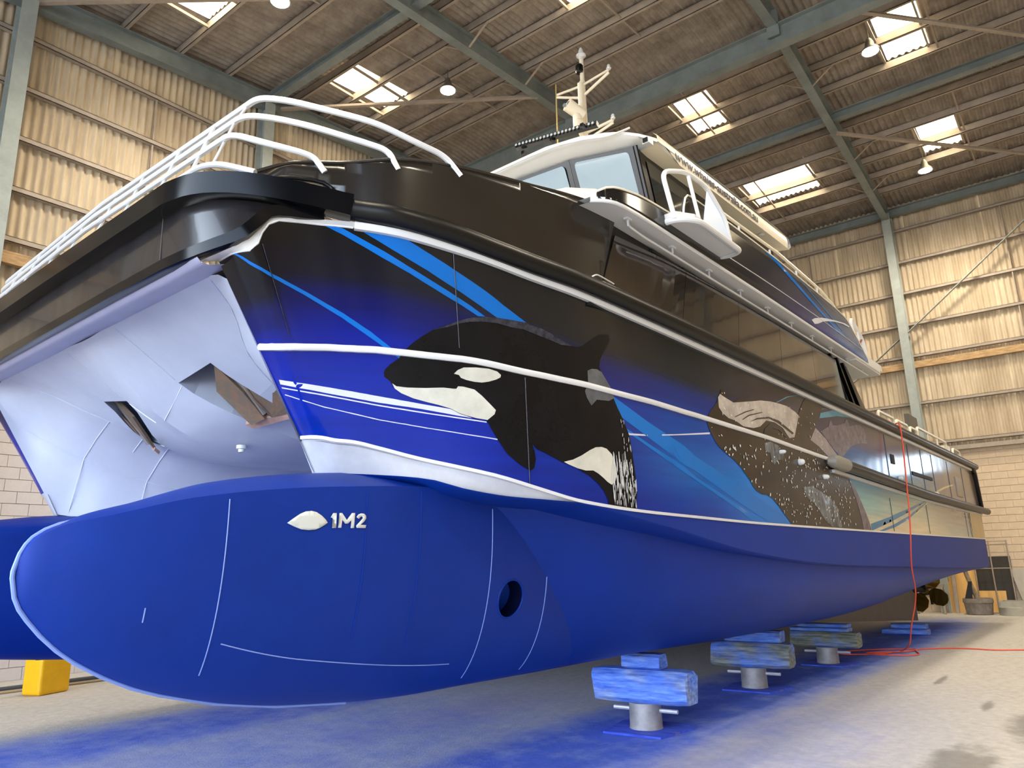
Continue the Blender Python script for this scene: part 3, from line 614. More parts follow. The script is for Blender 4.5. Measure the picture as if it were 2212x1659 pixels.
def vcol_mat(name, layer, rough=0.15, coat=0.0, streak=0.12):
    m = bpy.data.materials.new(name); m.use_nodes = True; nt = m.node_tree; b = nt.nodes['Principled BSDF']; N = nt.nodes.new; L = nt.links.new
    at = N('ShaderNodeVertexColor'); at.layer_name = layer
    tc = N('ShaderNodeTexCoord'); mp = N('ShaderNodeMapping'); mp.inputs['Scale'].default_value = (0.35,0.35,9); mp.inputs['Rotation'].default_value = (0,0.12,0); L(tc.outputs['Object'], mp.inputs['Vector'])
    nz = N('ShaderNodeTexNoise'); nz.inputs['Scale'].default_value = 2.0; nz.inputs['Detail'].default_value = 4; L(mp.outputs[0], nz.inputs['Vector'])
    mr = N('ShaderNodeMapRange'); mr.inputs['From Min'].default_value = 0.3; mr.inputs['From Max'].default_value = 0.7; mr.inputs['To Min'].default_value = 1-streak; mr.inputs['To Max'].default_value = 1+streak; L(nz.outputs['Fac'], mr.inputs[0])
    mx = N('ShaderNodeMixRGB'); mx.blend_type = 'MULTIPLY'; mx.inputs[0].default_value = 1.0; L(at.outputs[0], mx.inputs[1]); L(mr.outputs[0], mx.inputs[2])
    b.inputs['Specular IOR Level'].default_value = 0.3; L(mx.outputs[0], b.inputs['Base Color']); b.inputs['Roughness'].default_value = rough; b.inputs['Coat Weight'].default_value = coat; b.inputs['Coat Roughness'].default_value = 0.03
    bn = N('ShaderNodeTexNoise'); bn.inputs['Scale'].default_value = 1.6; bn.inputs['Detail'].default_value = 1; L(tc.outputs['Object'], bn.inputs['Vector'])
    bp = N('ShaderNodeBump'); bp.inputs['Strength'].default_value = 0.12; bp.inputs['Distance'].default_value = 0.05; L(bn.outputs['Fac'], bp.inputs['Height']); L(bp.outputs[0], b.inputs['Normal'])
    return m
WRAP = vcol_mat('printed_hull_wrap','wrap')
SS = [2.786+0.004*i for i in range(30)]+[2.906+0.02*i for i in range(80)]+[4.506+0.06*i for i in range(60)]+[8.106+0.13*i for i in range(100)]
SS = [s for s in SS if s < 20.95]+[21.0]
NT = 64
V = []; C = []
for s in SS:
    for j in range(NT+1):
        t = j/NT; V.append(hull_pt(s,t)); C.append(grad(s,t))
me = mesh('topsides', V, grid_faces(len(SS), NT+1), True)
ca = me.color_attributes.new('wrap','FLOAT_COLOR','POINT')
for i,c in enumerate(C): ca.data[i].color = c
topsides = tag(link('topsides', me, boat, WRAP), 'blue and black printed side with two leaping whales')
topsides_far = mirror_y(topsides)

def hull_n(s, t):
    e = 1e-3
    a = Vector(hull_pt(s+e,t))-Vector(hull_pt(s-e if s > 2.79 else s,t)); b = Vector(hull_pt(s,t+e))-Vector(hull_pt(s,t-e))
    n = b.cross(a); n.normalize()
    return n if -n.x-n.y > 0 else -n
def decal(name, poly, mt_, off=0.003, step=0.12, parent=None):
    vv, F = cdt(poly, (), step, 1.6)
    V = []
    for s,t in vv:
        p = Vector(hull_pt(s,t)); n = hull_n(s,t); V.append(p+n*off)
    o = obj(name, V, F, mt_, parent or topsides, True)
    # make normals face outboard
    me = o.data
    if me.polygons and sum(p.normal.y for p in me.polygons) > 0: me.flip_normals()
    return o
def vinyl(name, col, rough=0.16, var=0.0, scale=8, col2=None, stretch=None): return mat(name, col, rough, 0, var, scale, col2=col2, stretch=stretch, spec=0.28)
V_ORCA = mat('orca_black_print', (15,15,18), 0.2, 0, 0.3, 5, spec=0.16)
V_WHT = vinyl('whale_white_print', (196,194,182), 0.2, 0.14, 5)
V_GREY = vinyl('saddle_grey_print', (86,88,92), 0.2, 0.3, 7)
V_SHEEN = vinyl('back_sheen_print', (46,48,58), 0.2, 0.6, 24)
V_STRW = vinyl('white_stripe_print', (200,203,214))
V_STRB = vinyl('bright_blue_print', (0,98,184), 0.15)
V_STRB2 = vinyl('clear_blue_print', (0,104,190), 0.15)
V_HUMP = vinyl('humpback_print', (34,29,25), 0.2, 0.35, 6, col2=(58,46,34))
V_THR = vinyl('throat_white_print', (190,182,174), 0.25, 0.0, 6, col2=(148,142,138))
V_FOAM = vinyl('foam_print', (120,128,134), 0.25, 0.0, 12, col2=(40,40,42), stretch=(1,1,0.35))
V_LAV = vinyl('lavender_grey_print', (140,132,134), 0.25, 0.15, 9)
V_FLK = vinyl('fluke_grey_print', (96,88,98), 0.25, 0.35, 9)
V_CYAN = vinyl('cyan_print', (86,150,176), 0.2)
V_TEAL = vinyl('teal_blue_print', (44,112,156), 0.2)
V_PALE = vinyl('pale_sand_print', (200,186,146), 0.2)
V_GRV = vinyl('groove_dark_print', (52,48,46), 0.25)
V_DROP = vinyl('water_drop_print', (200,204,206), 0.3)
for key,name,m_,off in (('white_stripe','stripe',V_STRW,.002),('thin_stripe','stripe',V_STRW,.002),('thin_stripe2','stripe',V_STRW,.002),('thin_stripe3','stripe',V_STRW,.002),
  ('blue_stripe','stripe',V_STRB,.002),('blue_stripe2','stripe',V_STRB,.002),('blue_stripe3','stripe',V_STRB,.002),('blue_stripe4','stripe',V_STRB2,.002),('blue_stripe5','stripe',V_STRB2,.002),
  ('cyan_band','stripe',V_CYAN,.002),('cyan_band2','stripe',V_CYAN,.002),('cyan_line','stripe',V_CYAN,.002),('teal_stripe','stripe',V_TEAL,.002),('teal_stripe2','stripe',V_TEAL,.002),('pale_arc','stripe',V_PALE,.002),('pale_arc2','stripe',V_PALE,.002),
  ('fluke','humpback_fluke_print',V_FLK,.003),('humpback_body','humpback_body_print',V_HUMP,.004),('humpback_throat','humpback_throat_print',V_THR,.006),('humpback_patch','foam_patch_print',V_FOAM,.006),('humpback_patch2','foam_patch_print',V_FOAM,.006),
  ('humpback_back','humpback_back_print',V_LAV,.006),('humpback_rim','humpback_rim_print',V_FLK,.006),('groove','throat_groove_print',V_GRV,.008),('groove2','throat_groove_print',V_GRV,.008),('groove3','throat_groove_print',V_GRV,.008),('groove4','throat_groove_print',V_GRV,.008),
  ('orca_body','orca_body_print',V_ORCA,.004),('orca_sheen','orca_back_sheen_print',V_SHEEN,.006),('orca_chin','orca_chin_print',V_WHT,.006),('orca_eye','orca_eye_patch_print',V_WHT,.006),('orca_flank','orca_flank_print',V_WHT,.006),('orca_saddle','orca_saddle_print',V_GREY,.006)):
    decal(name, DECALS[key], m_, off, 0.06 if max(p[0] for p in DECALS[key]) < 6 else 0.16)
# water drops and streaks over the whales
def drops(name, poly, n, wmin, wmax, hmin, hmax, box, off=0.009):
    m = MB(); k = 0; tries = 0
    while k < n and tries < n*40:
        tries += 1
        s = random.uniform(box[0],box[1]); t = random.uniform(box[2],box[3])
        if not in_poly(s,t,poly): continue
        w = random.uniform(wmin,wmax); h = random.uniform(hmin,hmax); dx = random.uniform(-0.5,0.5)*w*2
        q = []
        for a,b in ((0,-.5),(.5,-.1),(.35,.5),(-.3,.45),(-.5,-.15)):
            ss = s+a*w+dx*b; tt = min(.99,max(.01,t+b*h)); q.append(Vector(hull_pt(ss,tt))+hull_n(ss,tt)*off)
        m.add(q, [(0,1,2,3,4)]); k += 1
    o = m.build(name, V_DROP, topsides); o['kind'] = 'stuff'
    if sum(p.normal.y for p in o.data.polygons) > 0: o.data.flip_normals()
hb = DECALS['humpback_body']; ob = DECALS['orca_body']
drops('spray_drops_print', hb, 260, .010, .035, .004, .028, (6.6,10.6,.02,.5))
drops('spray_drops_print', hb, 90, .008, .03, .004, .02, (6.2,9.6,.4,.95))
drops('falling_water_print', ob, 90, .003, .010, .02, .09, (4.75,5.05,.01,.24))
drops('falling_water_print', ob, 50, .003, .008, .008, .035, (4.9,5.25,.05,.5))

# bead rails on the side
def sweep(name, pts, prof, mt_, parent, closed=False, upv=(0,0,1)):
    """sweep a small outline (out,up) along points; out is away from the centre line (-y side)"""
    P = [Vector(p) for p in pts]; V = []; n = len(prof)
    for i,p in enumerate(P):
        d = (P[min(i+1,len(P)-1)]-P[max(i-1,0)]).normalized(); u = Vector(upv); sd = u.cross(d).normalized(); u2 = d.cross(sd)
        for a,b in prof: V.append(p-sd*a+u2*b)
    F = []
    for i in range(len(P)-1):
        for k in range(n): F.append((i*n+k,(i+1)*n+k,(i+1)*n+(k+1)%n,i*n+(k+1)%n))
    F.append(tuple(range(n))); F.append(tuple((len(P)-1)*n+k for k in range(n-1,-1,-1)))
    o = obj(name, V, F, mt_, parent, False); auto_smooth(o.data, 40); return o
RS = pchip([p[0] for p in RAIL_ST],[p[1] for p in RAIL_ST])
rp = []
s = 2.789
while s < 9.72:
    rp.append(hull_pt(s,RS(s))); s += 0.02 if s < 3.2 else 0.06
BEAD = [(-.01,-.022),(.014,-.022),(.024,-.012),(.026,0),(.024,.012),(.014,.022),(-.01,.022)]
sweep('spray_bead', rp, BEAD, WHITE, boat)
rp = []; s = 2.789
while s < 20.98:
    p = hull_pt(s,0); rp.append(p); s += 0.02 if s < 3.2 else 0.08
sweep('boot_bead', rp, [(-.005,-.010),(.010,-.010),(.012,.012),(-.005,.012)], WHITE, boat)
rp = []; s = 3.19
while s < 20.98:
    p = hull_pt(s,1.0); rp.append((p[0],p[1]-.012,p[2]+.012)); s += 0.05 if s < 5 else 0.12
sweep('rub_rail_bead', rp, [(-.03,-.03),(.018,-.03),(.03,-.012),(.03,.012),(.008,.03),(-.03,.03)], WHITE, boat)
# hull plate seams
for sq,t0,t1 in ((2.86,.52,.97),(3.62,.55,.985),(4.02,.0,.5)):
    MB().tube([Vector(hull_pt(sq,t0+(t1-t0)*k/12))+hull_n(sq,t0+(t1-t0)*k/12)*.006 for k in range(13)],0.003,5).build('plate_seam', V_SHEEN, boat)

# ---- bare strip below the bead at the bow
SLOW = [(2.786,2.965,4.16,2.215),(2.86,2.99,4.02,2.213),(3.0,3.153,3.822,2.2),(3.35,3.42,3.53,2.16),(3.62,3.60,3.41,2.103),(3.9,3.9,3.27,2.055),(4.2,4.2,3.135,2.035),(4.45,4.45,3.06,2.022)]
SLX = pchip([r[0] for r in SLOW],[r[1] for r in SLOW]); SLY = pchip([r[0] for r in SLOW],[r[2] for r in SLOW]); SLZ = pchip([r[0] for r in SLOW],[r[3] for r in SLOW])
V = []; ns = 60
for i in range(ns+1):
    s = 2.786+(4.45-2.786)*i/ns; a = hull_pt(s,0); b = (SLX(s),SLY(s),SLZ(s))
    for t in (0,.08,.1,.4,.7,1.0):
        ins = 0.0 if t < .09 else .022
        V.append((a[0]+(b[0]-a[0])*t, a[1]+(b[1]-a[1])*t+ins, a[2]+(b[2]-a[2])*t))
strip = obj('bare_strip', V, grid_faces(ns+1,6,False), STRIP, boat, False); auto_smooth(strip.data, 30)
mirror_y(strip)

# ---- lower hull (antifouled)
def low_u(x):     # inner lower edge of the hull, distance from the centre plane
    return LOWU(x), LOWZ(x)
LOWU = pchip([2.185,2.96,3.2,3.53,3.83,4.5,5.5,7,21],[2.22,2.22,2.0,1.84,1.72,1.47,1.27,1.14,1.12])
LOWZ = pchip([2.185,2.96,3.2,3.53,3.83,4.5,5.5,7,21],[3.50,2.215,2.2,2.17,2.12,2.03,1.95,1.9,1.9])
stx = [2.96+0.08*i for i in range(50)]+[6.96+0.25*i for i in range(57)]; stx = [x for x in stx if x < 20.9]+[20.95]
V = []; npv = 0
def s_of_x(x):   # station whose boot point lies at x
    lo,hi = 2.786,21.0
    for _ in range(40):
        m_ = (lo+hi)/2
        if LX(m_) < x: lo = m_
        else: hi = m_
    return lo
for x in stx:
    s = s_of_x(x); sec = []
    if x < 4.45:
        sb = s
        lo,hi = 2.786,4.45
        for _ in range(40):
            m_ = (lo+hi)/2
            if SLX(m_) < x: lo = m_
            else: hi = m_
        top = (SLY(lo),SLZ(lo)); ch = top
    else:
        top = (LY(s),LZ(s)); ch = (LY(s), CHZ(x))
    wm = WM(x); zk = KZ(x); zc = ch[1]
    sec.append(top)
    for k in (1,2,3): sec.append((top[0]+(ch[0]-top[0])*k/3, top[1]+(ch[1]-top[1])*k/3))
    led = min(YH-wm, YH-0.01); led = max(led, ch[0]+0.05)
    sec.append((ch[0]+0.02, zc-0.012)); w0 = YH-led
    pp = PP(x); curve = []
    for k in range(25):
        d = (k/24)**1.3; curve.append((w0*(max(0,1-d**pp))**(1/pp if pp > 1 else 1.0), zc-0.02-(zc-0.02-zk)*d))
    sec += [(YH-w, z) for w,z in curve]
    sec += [(YH+w, z) for w,z in reversed(curve[:-1])]
    iu,iz = LOWU(x),LOWZ(x); sec.append((YC-iu-0.02, zc-0.012)); sec.append((YC-iu, iz))
    npv = len(sec); V += [(x,y,z) for y,z in sec]
F = grid_faces(len(stx), npv, True)
F.append(tuple((len(stx)-1)*npv+k for k in range(npv)))
low = tag(obj('underwater_hull', V, F, BLUE, boat, False), 'matt blue antifouled underbody'); auto_smooth(low.data, 38)
mirror_y(low)
# ---- bulb
def bulb_g(v):   # half width over height 0..1
    return (1-(1-v)**2.4)**0.62
def bulb_y(x, z):
    v = min(1,max(0,(z-BZB(x))/(BZK(x)-BZB(x)))); return YH-BW(x)*bulb_g(v)
bx = [1.256+0.012*i for i in range(14)]+[1.42+0.04*i for i in range(20)]+[2.2+0.1*i for i in range(49)]
NV = 26; V = []
for x in bx:
    zb,zk,zt,w = BZB(x),BZK(x),BZT(x),BW(x); sec = []
    zt = max(zt, zk+0.002)
    for k in range(NV+1):
        v = (k/NV)**1.4; sec.append((w*bulb_g(v), zb+(zk-zb)*v))
    for k in (1,2,3,4): sec.append((w*(1-k/4), zk+(zt-zk)*math.sin(k/4*math.pi/2)))
    ring = [(YH-a,z) for a,z in sec]+[(YH+a,z) for a,z in reversed(sec[1:-1])]
    nr = len(ring); V += [(x,y,z) for y,z in ring]
F = []
for i in range(len(bx)-1):
    for k in range(nr): F.append((i*nr+k,(i*nr+(k+1)%nr),((i+1)*nr+(k+1)%nr),((i+1)*nr+k)))
F.append(tuple(range(nr-1,-1,-1))); F.append(tuple((len(bx)-1)*nr+k for k in range(nr)))
bulb = obj('bulbous_bow', V, F, BLUE, boat, False)
bm = bmesh.new(); bm.from_mesh(bulb.data); bmesh.ops.remove_doubles(bm, verts=bm.verts, dist=0.0004); bmesh.ops.recalc_face_normals(bm, faces=bm.faces); bm.to_mesh(bulb.data); bm.free()
# thruster tunnel: refit the plating around a round opening on both sides
def cut_hole(o, cx, cz, r):
    bm = bmesh.new(); bm.from_mesh(o.data)
    box_ = (cx-0.26,cx+0.26,cz-0.24,cz+0.24)
    for sgn in (-1,1):
        kill = [f for f in bm.faces if all(box_[0] < v.co.x < box_[1]+0.05 and box_[2] < v.co.z < box_[3] and (v.co.y-YH)*sgn > 0.05 for v in f.verts)]
        bnd = set()
        for f in kill:
            for e in f.edges:
                if sum(1 for g in e.link_faces if g in kill) == 1: bnd.add(e)
        # ordered loop
        edges = list(bnd); loop = []; e = edges.pop(); v0 = e.verts[0]; v = e.verts[1]; loop = [v0,v]
        while edges:
            nx = next((q for q in edges if v in q.verts), None)
            if nx is None: break
            edges.remove(nx); v = nx.other_vert(v)
            if v is loop[0]: break
            loop.append(v)
        bmesh.ops.delete(bm, geom=kill, context='FACES_ONLY')
        outer = [(v.co.x, v.co.z) for v in loop]; n0 = len(outer); nh = 40
        pts = [Vector(p) for p in outer]+[Vector((cx+r*math.cos(2*math.pi*k/nh), cz+r*math.sin(2*math.pi*k/nh))) for k in range(nh)]
        E = [(i,(i+1)%n0) for i in range(n0)]+[(n0+k,n0+(k+1)%nh) for k in range(nh)]
        res = geometry.delaunay_2d_cdt(pts, E, [], 0, 1e-6)
        if len(res[0]) != len(pts): continue
        hole = [tuple(p) for p in pts[n0:]]
        bv = list(loop)
        for k in range(nh):
            x,z = hole[k]; y = bulb_y(x,z); y = y if sgn < 0 else 2*YH-y; bv.append(bm.verts.new((x,y,z)))
        inn = [bm.verts.new((bv[n0+k].co.x, YH+sgn*0.02, bv[n0+k].co.z)) for k in range(nh)]
        for f in res[2]:
            mx = sum(res[0][i].x for i in f)/3; mz = sum(res[0][i].y for i in f)/3
            if in_poly(mx,mz,hole) or not in_poly(mx,mz,outer): continue
            vs_ = [bv[res[3][i][0]] for i in f]
            try: bm.faces.new(vs_)
            except ValueError: pass
        for k in range(nh):
            q = (bv[n0+k], bv[n0+(k+1)%nh], inn[(k+1)%nh], inn[k])
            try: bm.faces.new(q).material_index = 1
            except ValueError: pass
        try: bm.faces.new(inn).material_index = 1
        except ValueError: pass
    bm.normal_update(); bmesh.ops.recalc_face_normals(bm, faces=bm.faces); bm.to_mesh(o.data); bm.free()
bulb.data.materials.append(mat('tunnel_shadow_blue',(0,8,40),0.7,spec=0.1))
cut_hole(bulb, 4.372, 1.358, 0.135)
auto_smooth(bulb.data, 32)
tag(bulb, 'deep blue bulb below the stem with a round thruster tunnel')
mirror_y(bulb)
ringp = []
for k in range(40):
    a = 2*math.pi*k/40; x = 4.372+0.137*math.cos(a); z = 1.358+0.137*math.sin(a); ringp.append((x, bulb_y(x,z)+0.002, z))
MB().tube(ringp, 0.008, 8, closed=True).build('thruster_ring', BLUE, bulb, True)
# leading edge bar and weld seams
le = [(x, YH-BW(x)*0.0, BZB(x)) for x in reversed([1.256,1.275,1.30,1.338,1.40,1.48,1.56,1.7,1.85,2.0,2.3,2.7,3.2])]
le += [(x, YH, BZK(x)) for x in (1.256,1.262,1.275,1.295,1.32,1.37,1.43,1.5)]
le = [(p[0]-0.006, p[1]-0.004, p[2]) for p in le]
MB().tube(le, 0.011, 8).build('leading_edge_bar', BLUE_W, bulb, True)
for xs_,v0,v1 in ((2.12,.12,.97),(1.78,.34,.42),(2.98,.3,.98),(3.42,.25,.98),(4.12,.06,.97),(4.78,.06,.86),(5.4,.1,.7)):
    pts = []
    for k in range(22):
        v = v0+(v1-v0)*k/21; z = BZB(xs_)+(BZK(xs_)-BZB(xs_))*v; pts.append((xs_, bulb_y(xs_,z)-0.001, z))
    MB().tube(pts, 0.0035, 6).build('weld_seam', BLUE_W if xs_ in (2.12,1.78,4.12,4.78) else BLUE, bulb)
pts = []
for k in range(30):
    x = 2.18+(3.9-2.18)*k/29; z = BZB(x)+0.30-0.1*k/29; pts.append((x, bulb_y(x,z)-0.001, z))
MB().tube(pts, 0.0035, 6).build('weld_seam', BLUE_W, bulb)
# ---- markings on the bulb: the anode shape and 1M2
def bulb_patch(name, poly, mt_, off):
    vv,F = cdt(poly, (), 0.03); o = obj(name, [(x,bulb_y(x,z)-off,z) for x,z in vv], F, mt_, bulb, True)
    if sum(p.normal.y for p in o.data.polygons) > 0: o.data.flip_normals()
    sm = o.modifiers.new('thick','SOLIDIFY'); sm.thickness = 0.004; sm.offset = 1
    return o
MARK = mat('mark_white', (206,210,204), 0.5)
for nm,P in BULB_MARKS.items(): bulb_patch(nm.rstrip('0123456789').rstrip('_'), P, MARK, 0.004)
# ---- tunnel between the hulls with the centre nacelle
def col_tab(tab):
    xs_ = [r[0] for r in tab]; return pchip(xs_,[r[1] for r in tab]), pchip(xs_,[r[2] for r in tab])
NACZ = pchip([2.26,2.56,2.86,3.2,3.53,3.83,4.5,6,10,21],[3.48,3.20,2.93,2.76,2.66,2.61,2.61,2.65,2.7,2.7])
CU,CZ = col_tab([(2.26,.48,3.50),(2.56,.48,3.31),(2.83,.48,3.131),(3.3,.78,2.835),(3.53,.85,2.76),(3.83,.86,2.70),(4.5,.8,2.68),(10,.6,2.71),(21,.6,2.71)])
BU,BZ = col_tab([(2.26,1.95,3.50),(2.56,1.75,3.385),(2.86,1.47,3.19),(3.2,1.3,3.04),(3.53,1.17,2.932),(3.83,1.1,2.85),(4.5,1.02,2.78),(6,1.0,2.75),(21,1.0,2.75)])
AU,AZ = col_tab([(2.26,2.215,3.40),(2.5,2.215,3.13),(2.68,2.15,3.0),(2.88,2.0,2.869),(3.2,1.82,2.712),(3.53,1.68,2.58),(3.83,1.57,2.494),(4.5,1.42,2.4),(6,1.3,2.3),(21,1.2,2.3)])
DU,DZ = col_tab([(2.26,1.1,3.505),(2.56,1.1,3.36),(2.83,.98,3.205),(3.3,1.14,2.925),(3.53,1.05,2.86),(3.83,1.0,2.79),(4.5,.95,2.74),(21,.85,2.74)])
tx = [2.26,2.33,2.40,2.48,2.56,2.65,2.74,2.83,2.95,3.07,3.19,3.30,3.42,3.53,3.68,3.83,4.1,4.5,5,6,8,10,14,21]
iA,iB = tx.index(2.83), tx.index(3.30)
V = []; cols = 11
for x in tx:
    lu,lz = LOWU(x),LOWZ(x); au,az = AU(x),AZ(x)
    if x < 2.96: lz = 3.50-(x-2.185)*1.658; lu = 2.22; az = max(az, lz+0.01)
    row = [(0,NACZ(x)),(.075,NACZ(x)),(CU(x),CZ(x)),(DU(x),DZ(x)),(BU(x),BZ(x)),((BU(x)+au)/2,(BZ(x)+az)/2+0.02),(au,az)]
    for k in (1,2,3,4): row.append((au+(lu-au)*k/4+ (0.03*math.sin(k/4*math.pi) if x > 2.9 else 0), az+(lz-az)*k/4))
    V += [(x, YC-u, z) for u,z in row]
F = []
for i in range(len(tx)-1):
    for j in range(cols-1):
        if j == 2 and iA <= i < iB: continue       # anchor pocket opening
        F.append((i*cols+j,(i+1)*cols+j,(i+1)*cols+j+1,i*cols+j+1))
tun = tag(obj('tunnel', V, F, TUNNEL, boat, False), 'pale grey tunnel ceiling and inner hull sides with a narrow centre nacelle'); auto_smooth(tun.data, 14)
mirror_y(tun)
# anchor pocket walls
def pocket():
    e = []
    for i in range(iA, iB+1): x = tx[i]; e.append(((x,YC-CU(x),CZ(x)),(x,YC-DU(x),DZ(x))))
    m = MB(); up = Vector((0.12,-0.10,0.42))
    lo = [Vector(a) for a,b in e]; hi = [Vector(b) for a,b in e]
    loop = lo+hi[::-1]; n = len(loop); top = [p+up for p in loop]
    m.add(loop+top, [(i,(i+1)%n,n+(i+1)%n,n+i) for i in range(n)]+[tuple(range(n,2*n))])
    return m
pk = pocket().build('anchor_pocket', mat('pocket_grey',(128,134,150),0.5), tun)
mirror_y(pk)
# weld lines on the tunnel plating
WLD = mat('pale_weld_bead',(214,220,234),0.45)
def tun_pt(x, j, f):
    lu,lz = LOWU(x),LOWZ(x); au,az = AU(x),AZ(x)
    row = [(0.075,NACZ(x)),(CU(x),CZ(x)),(DU(x),DZ(x)),(BU(x),BZ(x)),((BU(x)+au)/2,(BZ(x)+az)/2+.02),(au,az),(lu,lz)]
    a,b = row[j],row[j+1]; return a[0]+(b[0]-a[0])*f, a[1]+(b[1]-a[1])*f-0.002
for sg in (1,-1):
    for x0,x1,j0,j1 in ((2.93,2.86,0,0),(3.6,3.6,3,4),(3.36,3.36,1,3)) if sg == 1 else ((2.93,2.86,0,0),(3.05,3.05,3,5),(3.6,3.6,3,5),(3.36,3.36,1,3)):
        pts = []
        n = (j1-j0+1)*5
        for k in range(n+1):
            q = j0+(j1-j0+1)*k/n; j = min(int(q),j1); x = x0+(x1-x0)*k/n; u,z = tun_pt(x,min(j,5),q-j); pts.append((x,YC-u*sg,z))
        MB().tube(pts,0.0045,5).build('weld_seam', WLD, tun)
    for fu,x0,x1 in (((CU,2.3,2.8),(BU,2.3,5.0)) if sg == 1 else ((CU,2.3,2.8),(AU,2.6,5.5),(BU,2.3,5.0))):
        fz = {CU:CZ,AU:AZ,BU:BZ}[fu]
        MB().tube([(x0+(x1-x0)*k/24,YC-fu(x0+(x1-x0)*k/24)*sg,fz(x0+(x1-x0)*k/24)-0.001) for k in range(25)],0.006,5).build('weld_seam', TUNNEL, tun)
MB().tube([(3.30,8.34,2.33),(3.42,8.31,2.315),(3.66,8.26,2.30)],[0.02,0.045,0.045],12).build('outlet_stub', TUNNEL, tun, True)
MB().lathe([(0.045,0),(0.045,-.03),(0.028,-.035),(0.026,-.06),(0.012,-.06),(0.012,-.03)],(3.49,6.0,2.69),14).build('drain_fitting', WHITE, tun, True)

# ---- rusty anchors stowed in the pockets
def anchor(sg, lab):
    r = tag(empty('anchor'), lab, 'anchor', 'anchors stowed under the bow'); r.parent = None
    o = Vector((3.12,0.98,2.99)); ax = Vector((0.16,0.10,-0.13)).normalized()
    def W(p): return (p[0], YC-p[1]*sg, p[2])
    # two fluke plates in a V, crown plate, shank
    m1 = [W(p) for p in ((2.90,.93,3.23),(3.02,.78,3.05),(3.29,.88,2.79),(3.33,1.01,2.83),(3.13,1.00,3.02))]
    def plate(P, th=0.025):
        a = [Vector(p) for p in P]; n = (a[1]-a[0]).cross(a[2]-a[0]).normalized()*th
        k = len(a); return a+[p+n for p in a], [tuple(range(k)),tuple(range(2*k-1,k-1,-1))]+[(i,k+i,k+(i+1)%k,(i+1)%k) for i in range(k)]
    MB().add(*plate(m1)).build('fluke', RUST, r)
    m2 = [W(p) for p in ((3.02,1.05,3.11),(3.18,1.04,2.95),(3.36,1.03,2.83),(3.44,1.19,2.86),(3.38,1.26,2.94),(3.18,1.22,3.06))]
    MB().add(*plate(m2)).build('fluke', RUST, r)
    m3 = [W(p) for p in ((3.27,.80,2.79),(3.33,1.00,2.83),(3.45,1.20,2.86),(3.49,1.21,2.83),(3.40,1.00,2.79),(3.33,.82,2.76))]
    MB().add(*plate(m3,0.03)).build('crown_plate', mat('bare_rust_pale',(176,142,128),0.6,0.1,0.2,12), r)
    MB().bar(W((2.95,1.0,3.25)),W((3.31,1.01,2.86)),0.05,0.05).build('shank', mat('galvanised_shank',(150,144,140),0.5,0.4), r)
    r.rotation_euler = boat.rotation_euler
    return r
anchor(1, 'rusty steel anchor in the nearer pocket beside the blue stem')
anchor(-1, 'rusty anchor mostly hidden in the farther pocket of the centre nacelle')

# ---- bow fenders and front plate
def front_path(tab, zshift=0.0):
    """mirror a half path (port corner to centre) to the other side"""
    h = [Vector(p) for p in tab]; return h+[Vector((p.x,2*YC-p.y,p.z)) for p in reversed(h)]
half_up = [(x,FY(x),FZ(x)) for x in (2.746,2.70,2.64,2.57,2.5,2.43,2.36,2.29,2.23,2.17,2.12,2.08,2.05,2.03,2.015,2.004)]+[(2.0,4.44,3.96),(2.0,4.6,3.96),(2.0,5.5,3.965),(2.0,YC,3.97)]
PROF_UP = [(-.08,-.075),(.03,-.075),(.055,-.055),(.06,-.03),(.06,.03),(.055,.055),(.03,.072),(-.08,.072)]
sweep('bow_fender', front_path(half_up), PROF_UP, BLACKG, boat)
half_lo = [(2.62,3.70,3.80),(2.52,3.75,3.79),(2.43,3.79,3.785),(2.36,3.82,3.775),(2.31,3.845,3.755),(2.27,3.855,3.71),(2.235,3.865,3.655),(2.195,3.89,3.595),(2.15,3.93,3.555),(2.10,4.0,3.525),(2.06,4.1,3.505),(2.03,4.25,3.495),(2.01,4.45,3.49),(2.0,5.2,3.49),(2.0,YC,3.49)]
PROF_LO = [(-.05,-.036),(.015,-.036),(.032,-.025),(.037,0),(.032,.025),(.015,.036),(-.05,.036)]
sweep('bow_fender', front_path(half_lo), PROF_LO, BLACKG, boat)
a = [Vector(p) for p in half_up[3:]]; b = [Vector(p) for p in half_lo]
def resample(P, n):
    L = [0]
    for i in range(1,len(P)): L.append(L[-1]+(P[i]-P[i-1]).length)
    out = []
    for k in range(n+1):
        t = L[-1]*k/n; i = max(j for j in range(len(L)) if L[j] <= t+1e-9); i = min(i,len(P)-2)
        f = (t-L[i])/max(1e-9,L[i+1]-L[i]); out.append(P[i]+(P[i+1]-P[i])*f)
    return out
def inset(p, d): return Vector((p.x+d*0.8, p.y+d*0.35 if p.y < 4.3 else p.y, p.z))
ra, rb = resample(a,60), resample(b,60)
V = []
for p,q in zip(ra,rb):
    p2 = inset(p,.03); q2 = inset(q,.03)
    for k in range(4): V.append(p2+(q2-p2)*k/3)
V2 = [Vector((v.x,2*YC-v.y,v.z)) for v in V]
m = MB().add(V, grid_faces(61,4)).add(V2, grid_faces(61,4,True))
fp = m.build('bow_plate', mat('scuffed_black_plate',(30,28,30),0.2,0,0.5,2.2,coat=0.3), boat); auto_smooth(fp.data,40)
for y in (4.62,5.75,7.0,8.1):
    MB().bar((2.028,y,3.5),(2.028,y+.01,3.9),0.006,0.008,(1,0,0)).build('plate_joint', mat('worn_joint',(92,86,80),0.4), boat)
